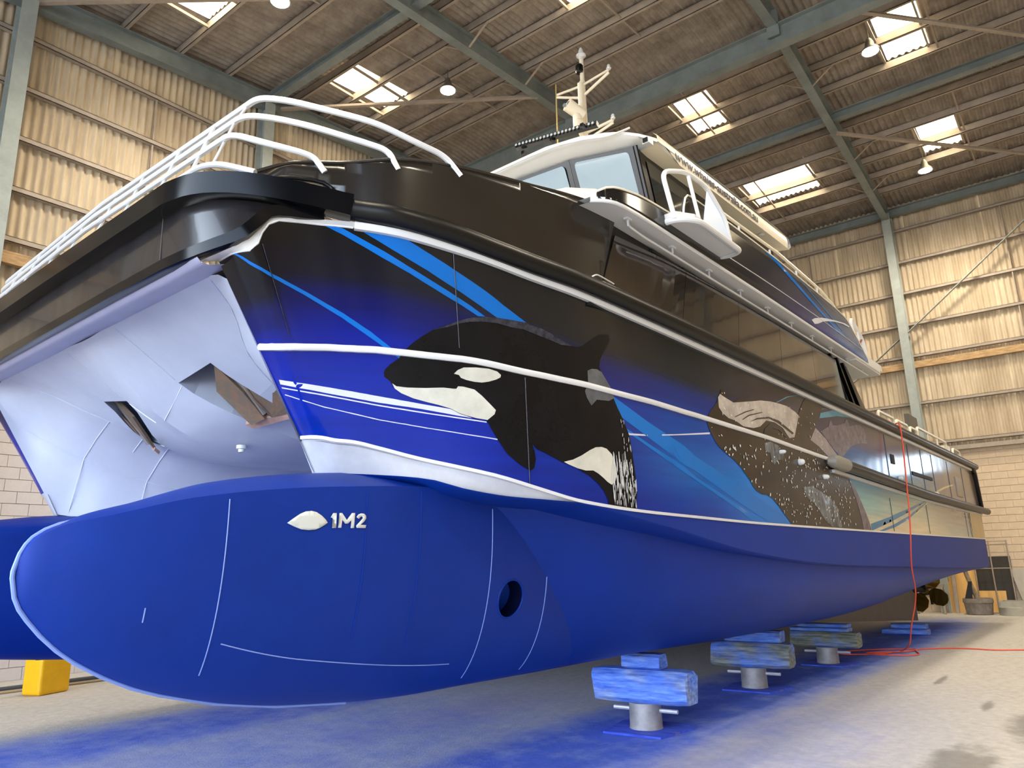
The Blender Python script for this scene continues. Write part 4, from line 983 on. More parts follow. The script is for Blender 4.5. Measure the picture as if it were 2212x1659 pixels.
# soffit from the lower fender up to the tunnel
V = []
NS = 40
for k in range(NS+1):
    y = 4.11+(2*(YC-4.11))*k/NS; V += [(2.02,y,3.462),(2.05,y,3.435),(2.10,y,3.435),(2.27,y,3.495)]
sof = obj('bow_soffit', V, grid_faces(NS+1,4), mat('lavender_grey_soffit',(168,170,194),0.4,0,0.06,3), boat, True)
# white ledge between fender and hull edge
V = []; sl = [2.786,2.80,2.815,2.83,2.85,2.87,2.90,2.94,3.004,3.08,3.15,3.19]
tg = [(2.045,4.16,3.45),(2.09,4.03,3.475),(2.14,3.94,3.51),(2.18,3.895,3.545),(2.215,3.87,3.60),(2.25,3.855,3.66),(2.285,3.845,3.715),(2.34,3.81,3.745),(2.45,3.755,3.76),(2.58,3.67,3.765),(2.70,3.58,3.765),(2.77,3.53,3.765)]
for s,t in zip(sl,tg): V += [hull_pt(s,1.0), t]
led = obj('bow_ledge', V, grid_faces(len(sl),2), WHITE, boat, True); mirror_y(led)
MB().tube([hull_pt(s,1.0) for s in sl],0.007,6).build('ledge_edge', WHITE, boat, True)
# side fenders
fpts = []; x = 2.72
while x < 20.9:
    fpts.append((x,FY(x),FZ(x))); x += 0.05 if x < 5 else 0.2
sf = MB().tube(fpts,0.072,18).build('side_fender', RUBBER, boat, True); mirror_y(sf)
f2 = [(10.05,2.80,2.735),(10.4,2.79,2.73),(14.7,2.79,2.62),(18,2.79,2.585),(21.35,2.79,2.56)]
MB().tube(f2,0.075,18).build('side_fender', RUBBER, boat, True)
MB().tube([(9.62,2.87,2.76),(9.66,2.82,2.755),(9.75,2.79,2.75),(10.1,2.79,2.737)],[0.03,0.08,0.088,0.088],18).build('fender_end_cap', GREYCAP, boat, True)
sweep('rub_rail_bead', [(9.8,2.87,2.65),(14.7,2.87,2.53),(18,2.87,2.50),(20.9,2.87,2.48)], [(-.01,-.02),(.03,-.02),(.03,.02),(-.01,.02)], WHITE, boat)

# ---- bulwark with fairlead
BT = pchip([2.12,2.2,2.26,2.47,2.67,2.87,3.19,3.57,4.03,4.4,4.77,5.0],[3.98,4.03,4.06,4.16,4.19,4.23,4.285,4.33,4.37,4.41,4.44,4.44])
xb = [2.13,2.18,2.24,2.3]+[2.4+0.1*i for i in range(24)]
poly = [(x,FZ(x)) for x in xb if x < 4.71]+[(4.72,3.68)]+[(4.99,4.40)]+[(x,BT(x)) for x in reversed(xb) if x < 4.95]
hole = [(2.33,3.93),(2.33,3.985),(2.345,4.015),(2.38,4.034),(2.44,4.042),(2.54,4.04),(2.60,4.03),(2.64,4.005),(2.66,3.965),(2.665,3.93)]
vv,F = cdt(poly,(hole,),0.08)
def BY(x): return FY(x)+0.028
bw = obj('bulwark',[(x,BY(x),z) for x,z in vv],F,BULW,boat,True)
if sum(p.normal.y for p in bw.data.polygons) > 0: bw.data.flip_normals()
sm = bw.modifiers.new('thick','SOLIDIFY'); sm.thickness = 0.03; sm.offset = -1
tag(bw,'glossy black bow bulwark')
b2 = mirror_y(bw); sm = b2.modifiers.new('thick','SOLIDIFY'); sm.thickness = 0.03; sm.offset = -1
MB().tube([(x,BY(x)-0.012,z) for x,z in hole],0.014,8,closed=True).build('fairlead_frame', BLACKG, bw, True)
MB().tube([(x,BY(x)+0.01,BT(x)+0.004) for x in [2.13+0.08*i for i in range(36)]],0.014,8).build('bulwark_cap', BULW, bw, True)
MB().tube(bend([(2.36,3.99,3.93),(2.36,3.98,4.04),(2.62,3.82,4.045),(2.66,3.80,3.9)],0.12),0.016,8).build('fairlead_ring', WHITE, bw, True)
MB().tube(bend([(4.52,2.93,3.72),(4.56,2.89,3.76),(4.66,2.885,3.755),(4.80,2.882,3.745)],0.03),0.006,6).build('grab_handle', ALU, bw, True)

# ---- bow rails
rails = [ [(2.28,YC,4.71),(2.28,3.97,4.63),(2.42,3.83,4.61),(2.6,3.68,4.566),(2.85,3.47,4.50),(3.1,3.34,4.41),(3.30,3.27,4.37),(3.42,3.235,4.25)],
          [(2.23,YC,4.58),(2.23,4.05,4.51),(2.38,3.90,4.49),(2.56,3.72,4.43),(2.82,3.51,4.345),(2.93,3.43,4.31),(2.99,3.40,4.18)],
          [(2.17,YC,4.43),(2.17,4.09,4.36),(2.29,3.95,4.30),(2.48,3.77,4.235),(2.55,3.72,4.21),(2.61,3.68,4.11)],
          [(2.1,YC,4.235),(2.1,4.34,4.19),(2.12,4.12,4.135),(2.24,3.89,4.035)] ]
for r_ in rails:
    p = bend(r_,0.14,6); full = p[::-1]+[Vector((q.x,2*YC-q.y,q.z)) for q in p[1:]]
    MB().tube(full,0.021,10).build('bow_rail', ALU, boat, True)
for y in (4.5,5.0,5.6,6.1,6.66,7.16,7.76,8.26):
    MB().bar((2.06,y,4.03),(2.275,y+0.02,4.66),0.012,0.05,(0,1,0)).build('rail_stanchion', ALU, boat)
for y in (4.22,):
    MB().tube([(2.28,y-0.1,4.62),(2.23,y-.05,4.5),(2.12,y,4.15)],0.010,8).build('rail_stanchion', ALU, boat, True)

# ---- main cabin side: dark glazing below the upper deck
cabin = obj('cabin_side', [(4.6,2.99,3.55),(12.1,2.945,3.55),(11.2,2.985,4.36),(4.9,2.985,4.36)], [(0,1,2,3)], DARK, boat); cabin.data.flip_normals()
sm = cabin.modifiers.new('thick','SOLIDIFY'); sm.thickness = 0.05; sm.offset = 1
xq = [(4.72,5.0),(5.95,6.15),(7.15,7.3),(8.35,8.45),(9.55,9.55),(10.75,10.55)]
for i in range(len(xq)-1):
    (a0,a1),(b0,b1) = xq[i],xq[i+1]; g = 0.003; top = 4.26
    V = []
    for k in range(7):
        f = k/6; xb_ = a0+g+(b0-a0-2*g)*f; xt_ = a1+g+(b1-a1-2*g)*f
        V += [(xb_,FY(xb_)+0.04,3.62),(xt_,FY(xt_)+0.05,top)]
    o = obj('cabin_window', V, grid_faces(7,2), GLASSD, boat, False)
    sm = o.modifiers.new('thick','SOLIDIFY'); sm.thickness = 0.012; sm.offset = -1
for x0,x1 in ((10.68,10.45),(11.16,10.75),(11.5,11.0)):
    MB().bar((x0+0.22,2.90,3.62),(x1+0.1,2.94,4.36),0.05,0.05,(0,1,0)).build('cabin_pillar', BLACKG, boat)
obj('cabin_wing_panel', [(11.6,2.91,3.6),(12.22,2.91,3.6),(11.28,2.95,4.4),(11.02,2.95,4.4)], [(0,1,2,3)], BLACKG, boat)
for x in (5.6,6.2,6.9):
    MB().tube([(x,2.96,4.315),(x+0.5,2.96,4.31)],0.02,8).build('blind_roll', DARK, boat, True)
MB().box(7.0,20.3,2.95,2*YC-2.95,2.75,2.9).build('main_deck', mat('deck_grey',(120,120,118),0.7), boat)
MB().box(2.3,7.2,3.9,2*YC-3.9,3.52,3.56).build('fore_deck', mat('deck_grey',(120,120,118),0.7), boat)
# cabin front wall and block so nothing shines through
obj('cabin_front', [(5.0,2.99,3.5),(5.0,2*YC-2.99,3.5),(5.2,2*YC-2.99,4.4),(5.2,2.99,4.4)],[(0,1,2,3)],WHITE,boat)
obj('cabin_back', [(11.2,2.95,2.8),(11.2,2*YC-2.95,2.8),(11.2,2*YC-2.95,4.4),(11.2,2.95,4.4)],[(3,2,1,0)],DARK,boat)
mirror_y(cabin)

# ---- upper deck slab and its soffit
OY = pchip([4.5,4.6,4.7,4.85,5.1,5.7,8,12.7],[2.90,2.80,2.75,2.73,2.72,2.715,2.70,2.70])
xo = [4.52,4.56,4.6,4.65,4.7,4.78,4.86,5.0,5.3,5.8,6.5,7.5,8.5,9.5,10.5,11.5,12.3]
V = []
for x in xo: V += [(x,2.99,4.36),(x,OY(x)+0.01,4.352),(x,OY(x),4.36),(x,OY(x),4.395),(x,2.99,4.40)]
so = obj('deck_overhang', V, grid_faces(len(xo),5), WHITE, boat); auto_smooth(so.data,25); mirror_y(so)
MB().box(5.2,12.3,2.95,2*YC-2.95,4.36,4.40).build('upper_deck', WHITE, boat)
MB().box(11.05,12.35,2.72,2*YC-2.72,4.33,4.42).build('deck_tail', WHITE, boat)
MB().tube(bend([(4.98,2.82,4.352),(5.0,2.83,4.30),(5.2,2.83,4.285),(12.0,2.82,4.285)],0.08),0.011,8).build('soffit_rail', ALU, boat, True)
for x in (4.98,5.75,6.5,7.25,8.0,8.75,9.5,10.25,11.0,11.75):
    MB().box(x-0.035,x+0.035,2.80,2.84,4.340,4.356).bar((x,2.82,4.35),(x,2.82,4.285),0.012,0.012,(1,0,0)).build('rail_bracket', ALU, boat)
# upper bulwark
UT = pchip([4.56,4.6,4.85,5.1,5.5,5.80,5.92,6.02,6.57,7.1,8,9.1,10.4,10.85,11.2,11.68],[4.44,4.47,4.52,4.555,4.58,4.60,4.86,4.94,4.96,4.98,4.985,4.97,4.935,4.89,4.72,4.42])
UG_S = [4.5,6.5,7.6,8.8,9.8,10.4,11.7]
UG = [[(22,20,18),(24,22,20)],[(30,29,28),(34,33,31)],[(40,40,48),(42,42,44)],[(48,50,96),(50,50,58)],[(56,66,130),(58,60,72)],[(60,90,150),(72,76,90)],[(66,104,164),(84,86,92)]]
def ugrad(x, f):
    i = max(0,min(len(UG_S)-2,next((k for k in range(len(UG_S)-1) if x < UG_S[k+1]),len(UG_S)-2))); a = min(1,max(0,(x-UG_S[i])/(UG_S[i+1]-UG_S[i])))
    lo = [UG[i][0][k]*(1-a)+UG[i+1][0][k]*a for k in range(3)]; hi = [UG[i][1][k]*(1-a)+UG[i+1][1][k]*a for k in range(3)]
    return lin([lo[k]*(1-f)+hi[k]*f for k in range(3)])
xu = [4.56+0.06*i for i in range(119)]; V = []; C = []
def ub_pt(x, z): 
    f = (z-4.38)/0.6; return (x, OY(x)-0.002+0.035*f, z)
for x in xu:
    for k in range(9):
        z = 4.38+(UT(x)-4.38)*k/8; V.append(ub_pt(x,z)); C.append(ugrad(x,min(1,(z-4.38)/0.6)))
me = mesh('upper_bulwark', V, grid_faces(len(xu),9), True); ca = me.color_attributes.new('wrap','FLOAT_COLOR','POINT')
for i,c in enumerate(C): ca.data[i].color = c
ub = tag(link('upper_bulwark', me, boat, WRAP), 'black to blue printed upper deck bulwark')
sm = ub.modifiers.new('thick','SOLIDIFY'); sm.thickness = 0.03; sm.offset = -1
u2 = mirror_y(ub); sm = u2.modifiers.new('thick','SOLIDIFY'); sm.thickness = 0.03; sm.offset = -1
MB().tube([ub_pt(x,UT(x)+0.004) for x in xu],0.010,6).build('bulwark_cap', CREAM, ub, True)
MB().tube([Vector(ub_pt(6.45+0.26*k,4.535+0.012*math.sin(k/20*3.1)*3))+Vector((0,-.004,0)) for k in range(20)],0.005,5).build('pin_line', WHITE, ub)
def ub_decal(name, poly, mt_, off):
    vv,F = cdt(poly,(),0.1); o = obj(name,[Vector(ub_pt(x,min(z,UT(x)-0.003)))+Vector((0,-off,0)) for x,z in vv],F,mt_,ub,True)
    if sum(p.normal.y for p in o.data.polygons) > 0: o.data.flip_normals()
ub_decal('stripe',[(7.85,4.975),(8.25,4.975),(8.8,4.88),(9.3,4.78),(9.75,4.70),(10.25,4.62),(10.6,4.55),(10.3,4.55),(9.9,4.625),(9.4,4.71),(8.9,4.80),(8.3,4.91)],V_STRB2,.003)
ub_decal('stripe',[(8.95,4.96),(9.05,4.955),(9.6,4.84),(10.2,4.72),(10.75,4.60),(10.65,4.60),(10.1,4.715),(9.5,4.84)],V_TEAL,.003)
ub_decal('stripe',[(9.15,4.46),(9.3,4.52),(9.6,4.60),(9.85,4.65),(10.3,4.73),(10.7,4.79),(10.95,4.80),(10.9,4.775),(10.6,4.755),(10.2,4.69),(9.9,4.625),(9.65,4.56),(9.4,4.47),(9.25,4.43)],V_STRW,.005)

# ---- coaming and wheelhouse
CO = [(4.95,2.93,4.42),(5.0,3.3,4.44),(5.05,4.0,4.46),(5.05,YC,4.47)]
V = []
cy = [2.86,2.95,3.1,3.3,3.6,4.0,4.6,5.4,YC]
for y in cy:
    k = min(1,(y-2.86)/0.9); hgt = 0.2+0.74*k**0.75
    for x,z in ((4.75+0.12*k,4.40),(4.9+0.1*k,4.42+hgt*.35),(5.25,4.43+hgt*.72),(5.75,4.44+hgt*.93),(6.5,4.45+hgt)): V.append((x,y,z))
co = obj('front_coaming', V, grid_faces(len(cy),5,True), CREAM, boat, True); mirror_y(co)
MB().add([(5.9,2.9,4.42),(6.9,2.9,4.42),(6.95,3.0,4.9),(6.9,3.6,5.42),(6.35,3.7,5.25),(6.0,3.1,4.75)],[(0,1,2,5),(5,2,3,4)]).build('side_coaming', CREAM, boat)
WH_Y = 3.62                     # port side of the wheelhouse
FRAME = mat('black_window_frame',(10,10,11),0.25)
GLASSB = mat('reflective_windscreen',(118,134,140),0.06,0.0,coat=1.0,spec=0.8)  # grey-blue reflection put into the base colour
def quad(name, P, mt_, parent=boat, th=0.0):
    o = obj(name, P, [(0,1,2,3)], mt_, parent)
    if th: sm = o.modifiers.new('thick','SOLIDIFY'); sm.thickness = th; sm.offset = 0
    return o
# front panes, leaning forward at the top
zb_, zt_ = 5.40, 6.10
xfb = lambda y: 6.98-0.30*min(1,abs(y-WH_Y)/0.9)*(1 if y < YC else 1) if y <= YC else 0
xft = lambda y: 6.66-0.33*min(1,abs(y-WH_Y)/0.9) if y <= YC else 0
ypan = [WH_Y,4.33,5.05,5.75,YC]
for i in range(len(ypan)-1):
    y0,y1 = ypan[i],ypan[i+1]
    for sg in (1,-1):
        Y = lambda y: y if sg == 1 else 2*YC-y
        fr = quad('windscreen_frame',[(xfb(y0),Y(y0),zb_-.25),(xfb(y1),Y(y1),zb_-.25),(xft(y1),Y(y1),zt_),(xft(y0),Y(y0),zt_)],FRAME,boat,0.03)
        g0,g1 = y0+0.06,y1-0.06
        b0 = xfb(y0)+(xfb(y1)-xfb(y0))*.08; b1 = xfb(y0)+(xfb(y1)-xfb(y0))*.92; t0 = xft(y0)+(xft(y1)-xft(y0))*.08; t1 = xft(y0)+(xft(y1)-xft(y0))*.92
        # rounded pane
        P = []
        for cx,cz,a0 in ((1,1,0),(0,1,90),(0,0,180),(1,0,270)):
            for a in (0,30,60,90):
                th = math.radians(a0+a); P.append(((0.06+0.88*cx)+0.06*math.cos(th), ((0.12+0.82*cz) if cz else 0.02)+0.06*math.sin(th)))
        V = []
        for u,v in P:
            xb2 = b0+(b1-b0)*u; xt2 = t0+(t1-t0)*u; V.append((xb2+(xt2-xb2)*v-0.025, Y(g0+(g1-g0)*u), zb_-.18+(zt_-.05-(zb_-.18))*v))
        o = obj('windscreen_pane', V, [tuple(range(len(V)))], GLASSB, fr)
        if o.data.polygons[0].normal.x > 0: o.data.flip_normals()
# sides
for sg in (1,-1):
    Y = WH_Y if sg == 1 else 2*YC-WH_Y
    quad('wheelhouse_side',[(6.98,Y,5.15),(10.6,Y,5.15),(10.75,Y,6.16),(6.66,Y,6.10)],FRAME,boat,0.03)
    for x0,x1,x2,x3 in ((7.10,7.85,7.85,6.86),(7.98,8.5,8.5,7.98),(9.15,9.7,9.7,9.15)):
        o = quad('side_pane',[(x0,Y-0.025*sg,5.3),(x1,Y-0.025*sg,5.3),(x2,Y-0.025*sg,6.02),(x3,Y-0.025*sg,6.02)],mat('side_glass',(40,44,44),0.06,coat=0.8))
    quad('wheelhouse_base',[(6.9,Y+0.01*sg,4.4),(10.6,Y+0.01*sg,4.4),(10.6,Y+0.01*sg,5.2),(6.95,Y+0.01*sg,5.2)],CREAM,boat,0.03)
quad('wheelhouse_back',[(10.6,WH_Y,4.4),(10.6,2*YC-WH_Y,4.4),(10.7,2*YC-WH_Y,6.2),(10.7,WH_Y,6.2)],CREAM,boat,0.03)
quad('wheelhouse_screen_back',[(7.6,WH_Y,5.0),(7.6,2*YC-WH_Y,5.0),(7.5,2*YC-WH_Y,6.1),(7.5,WH_Y,6.1)],mat('cabin_interior',(70,80,82),0.5),boat)
MB().tube([(6.98,WH_Y-.01,5.13),(6.65,WH_Y-.01,6.11)],0.03,8).build('corner_post', FRAME, boat, True)
# roof: rounded slab with a visor
RY = 3.40
def roof_x(y):      # front edge in plan
    d = min(1,max(0,(y-RY)/1.2)); return 6.15+0.62*(1-d)**2.2
ys_ = [RY,3.42,3.47,3.55,3.68,3.85,4.1,4.5,5.0,5.6,YC]
def rz(x): return 6.05+0.030*(x-6.56)
secs = []
for x_ in range(0,13):
    secs.append(x_)
V = []
nst = 15
for y in ys_:
    xf = roof_x(y); prof = []
    lift = 0.0
    xs2 = [xf+0.55,xf+0.28,xf+0.06,xf+0.0,xf+0.03,xf+0.16,xf+0.45,xf+1.0,8.2,9.4,10.4,10.88,10.95,10.95,10.86]
    zo  = [0.035,0.06,0.12,0.17,0.215,0.255,0.285,0.30,0.31,0.31,0.31,0.28,0.2,0.05,0.0]
    edge = max(0.0,1-(y-RY)/0.35)
    for x,z in zip(xs2,zo):
        zz = z-(0.10*edge**2 if z > 0.15 else 0)
        V.append((x,y,rz(x)+zz))
rf = obj('roof', V, grid_faces(len(ys_),nst,True), WHITE, boat); 
auto_smooth(rf.data,30); mirror_y(rf)
# fascia and soffit
xs3 = [roof_x(RY)+0.55,7.4,8,9,10,10.86]
V = []
for x in [6.77,6.83,6.95,7.3]+[7.6+0.4*i for i in range(9)]: V += [(x,RY,rz(x)-0.01 if x > 7.2 else rz(x)+0.17*(7.3-x)/0.53),(x,RY-0.01,rz(x)+0.08),(x,RY+0.002,rz(x)+0.17),(x,RY+0.05,rz(x)+0.212)]
fa = obj('roof_fascia', V, grid_faces(13,4,True), CREAM, boat); auto_smooth(fa.data,50); mirror_y(fa)  # cream stands for warm lamplight on the roof's sides; roof itself is white
V = []
for x in (6.75,7.2,8,9,10,10.88): V += [(x,RY,rz(x)-0.005 if x > 7 else rz(x)+.05),(x,RY+.3,rz(x)+0.03),(x,YC,rz(x)+0.06)]
sfo = obj('roof_soffit', V, grid_faces(6,3,True), CREAM, boat, True); mirror_y(sfo)
for x in (8.35,10.0):
    MB().lathe([(0.045,0),(0.05,-.006),(0.03,-.012)],(x,3.5,rz(x)),16).build('downlight', ALU, boat, True)
vr = [(roof_x(3.62)+.02,3.62,6.30),(roof_x(3.66)-.03,3.66,6.24)]+[(roof_x(y)-.035,y,6.175) for y in (3.8,4.0,4.3,4.7,5.0,5.5,5.9)]
MB().tube(bend(vr,0.08),0.012,8).build('visor_rail', WHITE, boat, True)
for y in (4.3,5.0): MB().bar((roof_x(y)-.035,y,6.175),(roof_x(y)+.02,y,6.22),0.014,0.014,(0,1,0)).build('rail_bracket', WHITE, boat)
MB().box(6.62,6.72,3.42,3.50,6.07,6.14).build('deck_floodlight', ALU, boat)
MB().box(6.605,6.622,3.43,3.49,6.08,6.13).build('floodlight_lens', FRAME, boat)
# light bar
lb = MB().bar((6.31,3.87,6.335),(6.14,4.90,6.395),0.06,0.06).build('light_bar', FRAME, boat)
LED = mat('led_lens',(220,228,235),0.1,0.6)
for k in range(22):
    y = 3.90+0.97*k/21; x = 6.295-0.155*k/21; zz = 6.336+0.058*k/21
    MB().lathe([(0.014,0.0),(0.016,-.012),(0.012,-.012),(0.004,-.004)],(x-0.031,y,zz),8,'x').build('led', LED, lb)
for y in (4.0,4.42,4.84): MB().box(6.18,6.24,y-.02,y+.02,6.30,6.34).build('bar_bracket', FRAME, lb)
# lettering on the fascia
def text_mesh(txt, size):
    cu = bpy.data.curves.new('txt','FONT'); cu.body = txt; cu.size = size; cu.resolution_u = 3; cu.offset = size*0.018; cu.extrude = 0.001
    o = bpy.data.objects.new('txt', cu); COL.objects.link(o); dg = bpy.context.evaluated_depsgraph_get(); dg.update()
    me = bpy.data.meshes.new_from_object(o.evaluated_get(dg)); bpy.data.objects.remove(o); bpy.data.curves.remove(cu); return me
me = text_mesh('www.whales-australia.com.au', 0.155)
w = max(v.co.x for v in me.vertices); x0,x1 = 7.18,9.62
me.transform(Matrix.Scale((x1-x0)/w,4,(1,0,0)))
for v in me.vertices:
    x = x0+v.co.x; z = rz(x)+0.03+v.co.y; v.co = (x, RY-0.014+v.co.z, z)
me.materials.append(mat('navy_lettering',(40,38,62),0.4))
lt = link('lettering', me, boat); lt.parent = boat

# ---- mast
mast = MB().tube([(9.93,YC,6.3),(9.93,YC,8.2),(9.93,YC,9.9),(9.97,YC,10.05)],[0.075,0.075,0.07,0.055],12).tube([(9.97,YC,10.0),(9.97,YC,10.52)],0.04,12).tube([(9.86,YC-.02,6.4),(9.86,YC-.02,9.95)],0.05,10).build('mast', CREAM, boat, True)
MB().tube([(9.93,YC,9.95),(9.9,YC+0.52,9.99)],0.022,8).tube([(9.93,YC,9.70),(9.9,YC+0.52,9.94)],0.024,8).tube([(9.93,YC,9.95),(9.9,YC-0.60,9.97)],0.022,8).tube([(9.93,YC,9.72),(9.9,YC-0.60,9.92)],0.026,8).build('mast_arm', CREAM, mast, True)
MB().tube([(9.93,YC,8.98),(9.9,YC-0.62,8.97)],0.028,8).tube([(9.93,YC,8.82),(9.9,YC-0.62,8.92)],0.024,8).build('mast_arm', CREAM, mast, True)
def nav(c): return MB().lathe([(0.035,0),(0.045,.02),(0.03,.03),(0.03,.07),(0.02,.09),(0.0,.095)],c,12)
nav((9.9,YC-0.60,9.98)).build('nav_light', WHITE, mast, True)
nav((9.9,YC-0.62,8.99)).build('nav_light', WHITE, mast, True)
MB().lathe([(0.04,0),(0.05,.06),(0.09,.09),(0.09,.11),(0.05,.13),(0.045,.2),(0.02,.26),(0,.27)],(9.97,YC,10.5),14).build('mast_head_light', WHITE, mast, True)
MB().lathe([(0.06,0),(0.07,.03),(0.07,.14),(0.05,.17)],(9.92,YC+.02,10.22),12).build('horn', FRAME, mast, True)
MB().tube([(9.9,YC+0.56,8.4),(9.9,YC+0.54,10.22)],0.014,6).build('whip_antenna', mat('brass_antenna',(210,190,130),0.3,0.6), mast, True)
fx0, fy0, fz0 = 9.6, YC-0.10, 8.92
MB().tube([(fx0,fy0,fz0-.02),(fx0,fy0,fz0+.10)],0.085,14).tube([(fx0-.16,fy0+.10,fz0+.40),(fx0+.13,fy0-.02,fz0+.27)],[0.115,0.105],16).tube([(fx0,fy0,fz0+.1),(fx0,fy0+.03,fz0+.30)],[0.085,0.055],12).tube([(fx0,fy0,fz0),(9.9,YC,fz0-.06)],0.04,8).build('thermal_camera', CREAM, mast, True)
for dy in (-.045,.045): MB().lathe([(0.035,0),(0.038,-.012),(0.0,-.014)],(fx0-.165,fy0+.10+dy,fz0+.402),14,'x').build('camera_window', GLASSB, mast, True)

# ---- bridge wing platform
wing = MB().add([(5.45,2.86,4.47),(6.52,2.86,4.47),(6.52,2.52,4.47),(5.62,2.52,4.47),(5.45,2.62,4.47),(5.45,2.86,4.53),(6.52,2.86,4.53),(6.52,2.52,4.53),(5.62,2.52,4.53),(5.45,2.62,4.53)],
   [(0,1,2,3,4),(9,8,7,6,5),(0,5,6,1),(1,6,7,2),(2,7,8,3),(3,8,9,4),(4,9,5,0)]).build('wing_platform', WHITE, boat)
MB().tube(bend([(5.45,2.84,4.46),(5.48,2.60,4.46),(5.64,2.49,4.46),(6.50,2.49,4.46),(6.56,2.6,4.47),(6.56,2.84,4.5)],0.1),0.028,10).build('wing_bumper', WHITE, wing, True)
MB().tube(bend([(5.50,2.66,4.53),(5.42,2.70,4.93),(5.72,2.62,5.02),(6.1,2.6,5.02),(6.38,2.56,4.78),(6.46,2.56,4.53)],0.10),0.022,10).build('wing_rail', WHITE, wing, True)
MB().tube([(5.78,2.62,5.0),(5.86,2.58,4.53)],0.018,8).build('wing_rail', WHITE, wing, True)
MB().tube(bend([(5.6,2.9,4.72),(6.1,2.9,4.78),(6.3,2.86,4.80)],0.1),0.016,8).build('wing_rail', WHITE, wing, True)
quad('wing_screen',[(5.95,2.60,4.53),(6.46,2.55,4.53),(6.36,2.57,4.80),(6.12,2.6,4.98)],mat('pale_blue_panel',(206,222,244),0.3),wing,0.012)
MB().box(6.46,6.53,2.56,2.72,4.475,4.50).build('wing_light', ALU, wing)

# ---- upper deck side rail
rp_ = bend([(6.72,2.86,4.97),(6.72,2.86,5.16),(6.9,2.86,5.185),(8.66,2.86,5.25),(10.3,2.86,5.2),(10.9,2.86,5.10),(10.95,2.86,4.82)],0.09)
MB().tube(rp_,0.018,8).build('deck_rail', CREAM, boat, True)
for x in (7.5,8.4,9.3,10.1): MB().tube([(x,2.86,UT(x)),(x,2.86,5.2)],0.013,8).build('rail_post', WHITE, boat, True)
# aft stair and rails behind the upper deck
st = MB()
for k in range(7): st.bar((12.2+0.22*k,3.4,4.34-0.2*k),(12.2+0.22*k,4.3,4.34-0.2*k),0.22,0.03)
st.bar((12.1,3.4,4.4),(13.7,3.4,2.95),0.04,0.16).bar((12.1,4.3,4.4),(13.7,4.3,2.95),0.04,0.16)
stair = st.build('stair', WHITE, boat)
for y,xa in ((2.95,12.0),(3.55,12.25)):
    MB().tube(bend([(xa,y,4.42),(xa-0.02,y,5.25),(xa+0.55,y,5.0),(xa+0.75,y,4.42)],0.12),0.03,10).build('stair_rail', WHITE, stair, True)
    MB().tube([(xa+0.3,y,5.08),(xa+0.36,y,4.42)],0.018,8).build('stair_rail', WHITE, stair, True)
MB().tube(bend([(11.75,2.85,4.45),(11.74,2.85,4.74),(12.05,2.85,4.74),(12.12,2.85,4.45)],0.08),0.02,8).build('stair_rail', WHITE, stair, True)
MB().add([(11.35,2.73,4.42),(12.55,2.73,4.42),(12.55,2.73,4.52),(11.35,2.73,4.52),(11.35,3.4,4.42),(12.55,3.4,4.42),(12.55,3.4,4.52),(11.35,3.4,4.52)],[(0,1,2,3),(3,2,6,7),(1,5,6,2),(0,3,7,4),(4,7,6,5),(0,4,5,1)]).build('landing', WHITE, stair)
strap = MB().tube([(11.78,2.86,4.74),(11.86,2.84,4.80),(11.94,2.86,4.78),(12.02,2.84,4.86)],0.015,6).build('ratchet_strap', mat('strap_red',(120,40,34),0.6), stair)
# ---- aft deck hoops and bulwark
for xa,xb2,z in ((12.75,13.75,3.86),(13.9,14.75,3.86),(14.9,15.45,3.86),(15.5,18.2,3.93),(18.9,19.7,3.87)):
    h = MB().tube(bend([(xa,2.93,3.55),(xa,2.93,z),(xb2,2.93,z),(xb2,2.93,3.55)],0.12),0.026,10)
    if xb2-xa > 2:
        for q in (1,2): h.tube([(xa+(xb2-xa)*q/3,2.93,3.6),(xa+(xb2-xa)*q/3,2.93,z)],0.018,8)
    h.build('deck_hoop', CREAM, boat, True)
MB().box(15.55,16.3,3.05,3.12,3.62,4.22).build('deck_panel', mat('dark_panel',(90,84,74),0.5), boat)
MB().box(18.4,18.75,2.95,3.2,3.6,3.9).build('bollard_box', CREAM, boat)
obj('aft_bulwark',[(12.0,2.885,2.9),(20.95,2.885,2.9),(20.95,2.885,3.62),(12.0,2.885,3.62)],[(3,2,1,0)],DARK,boat)
# transom, swim platform, ladder
quad('transom',[(20.95,2.88,1.3),(20.95,5.2,1.3),(20.95,5.2,3.5),(20.95,2.88,3.5)],BLACKG,boat,0.03)
quad('transom',[(20.95,2*YC-5.2,1.3),(20.95,2*YC-2.88,1.3),(20.95,2*YC-2.88,3.5),(20.95,2*YC-5.2,3.5)],BLACKG,boat,0.03)
MB().tube([(20.4,2.83,3.6),(20.75,2.85,3.45),(21.0,2.86,2.6)],0.06,10).build('corner_fender', RUBBER, boat, True)
MB().box(20.0,21.3,2.92,3.6,2.38,2.46).build('swim_platform', CREAM, boat)
ld_ = MB().tube([(21.05,3.02,2.5),(21.0,3.02,3.5)],0.03,8)
for k in range(4): ld_.bar((21.03,3.02,2.7+0.22*k),(21.03,3.35,2.7+0.22*k),0.03,0.03)
ld_.tube([(21.05,3.35,2.5),(21.0,3.35,3.5)],0.03,8).build('stern_ladder', CREAM, boat, True)
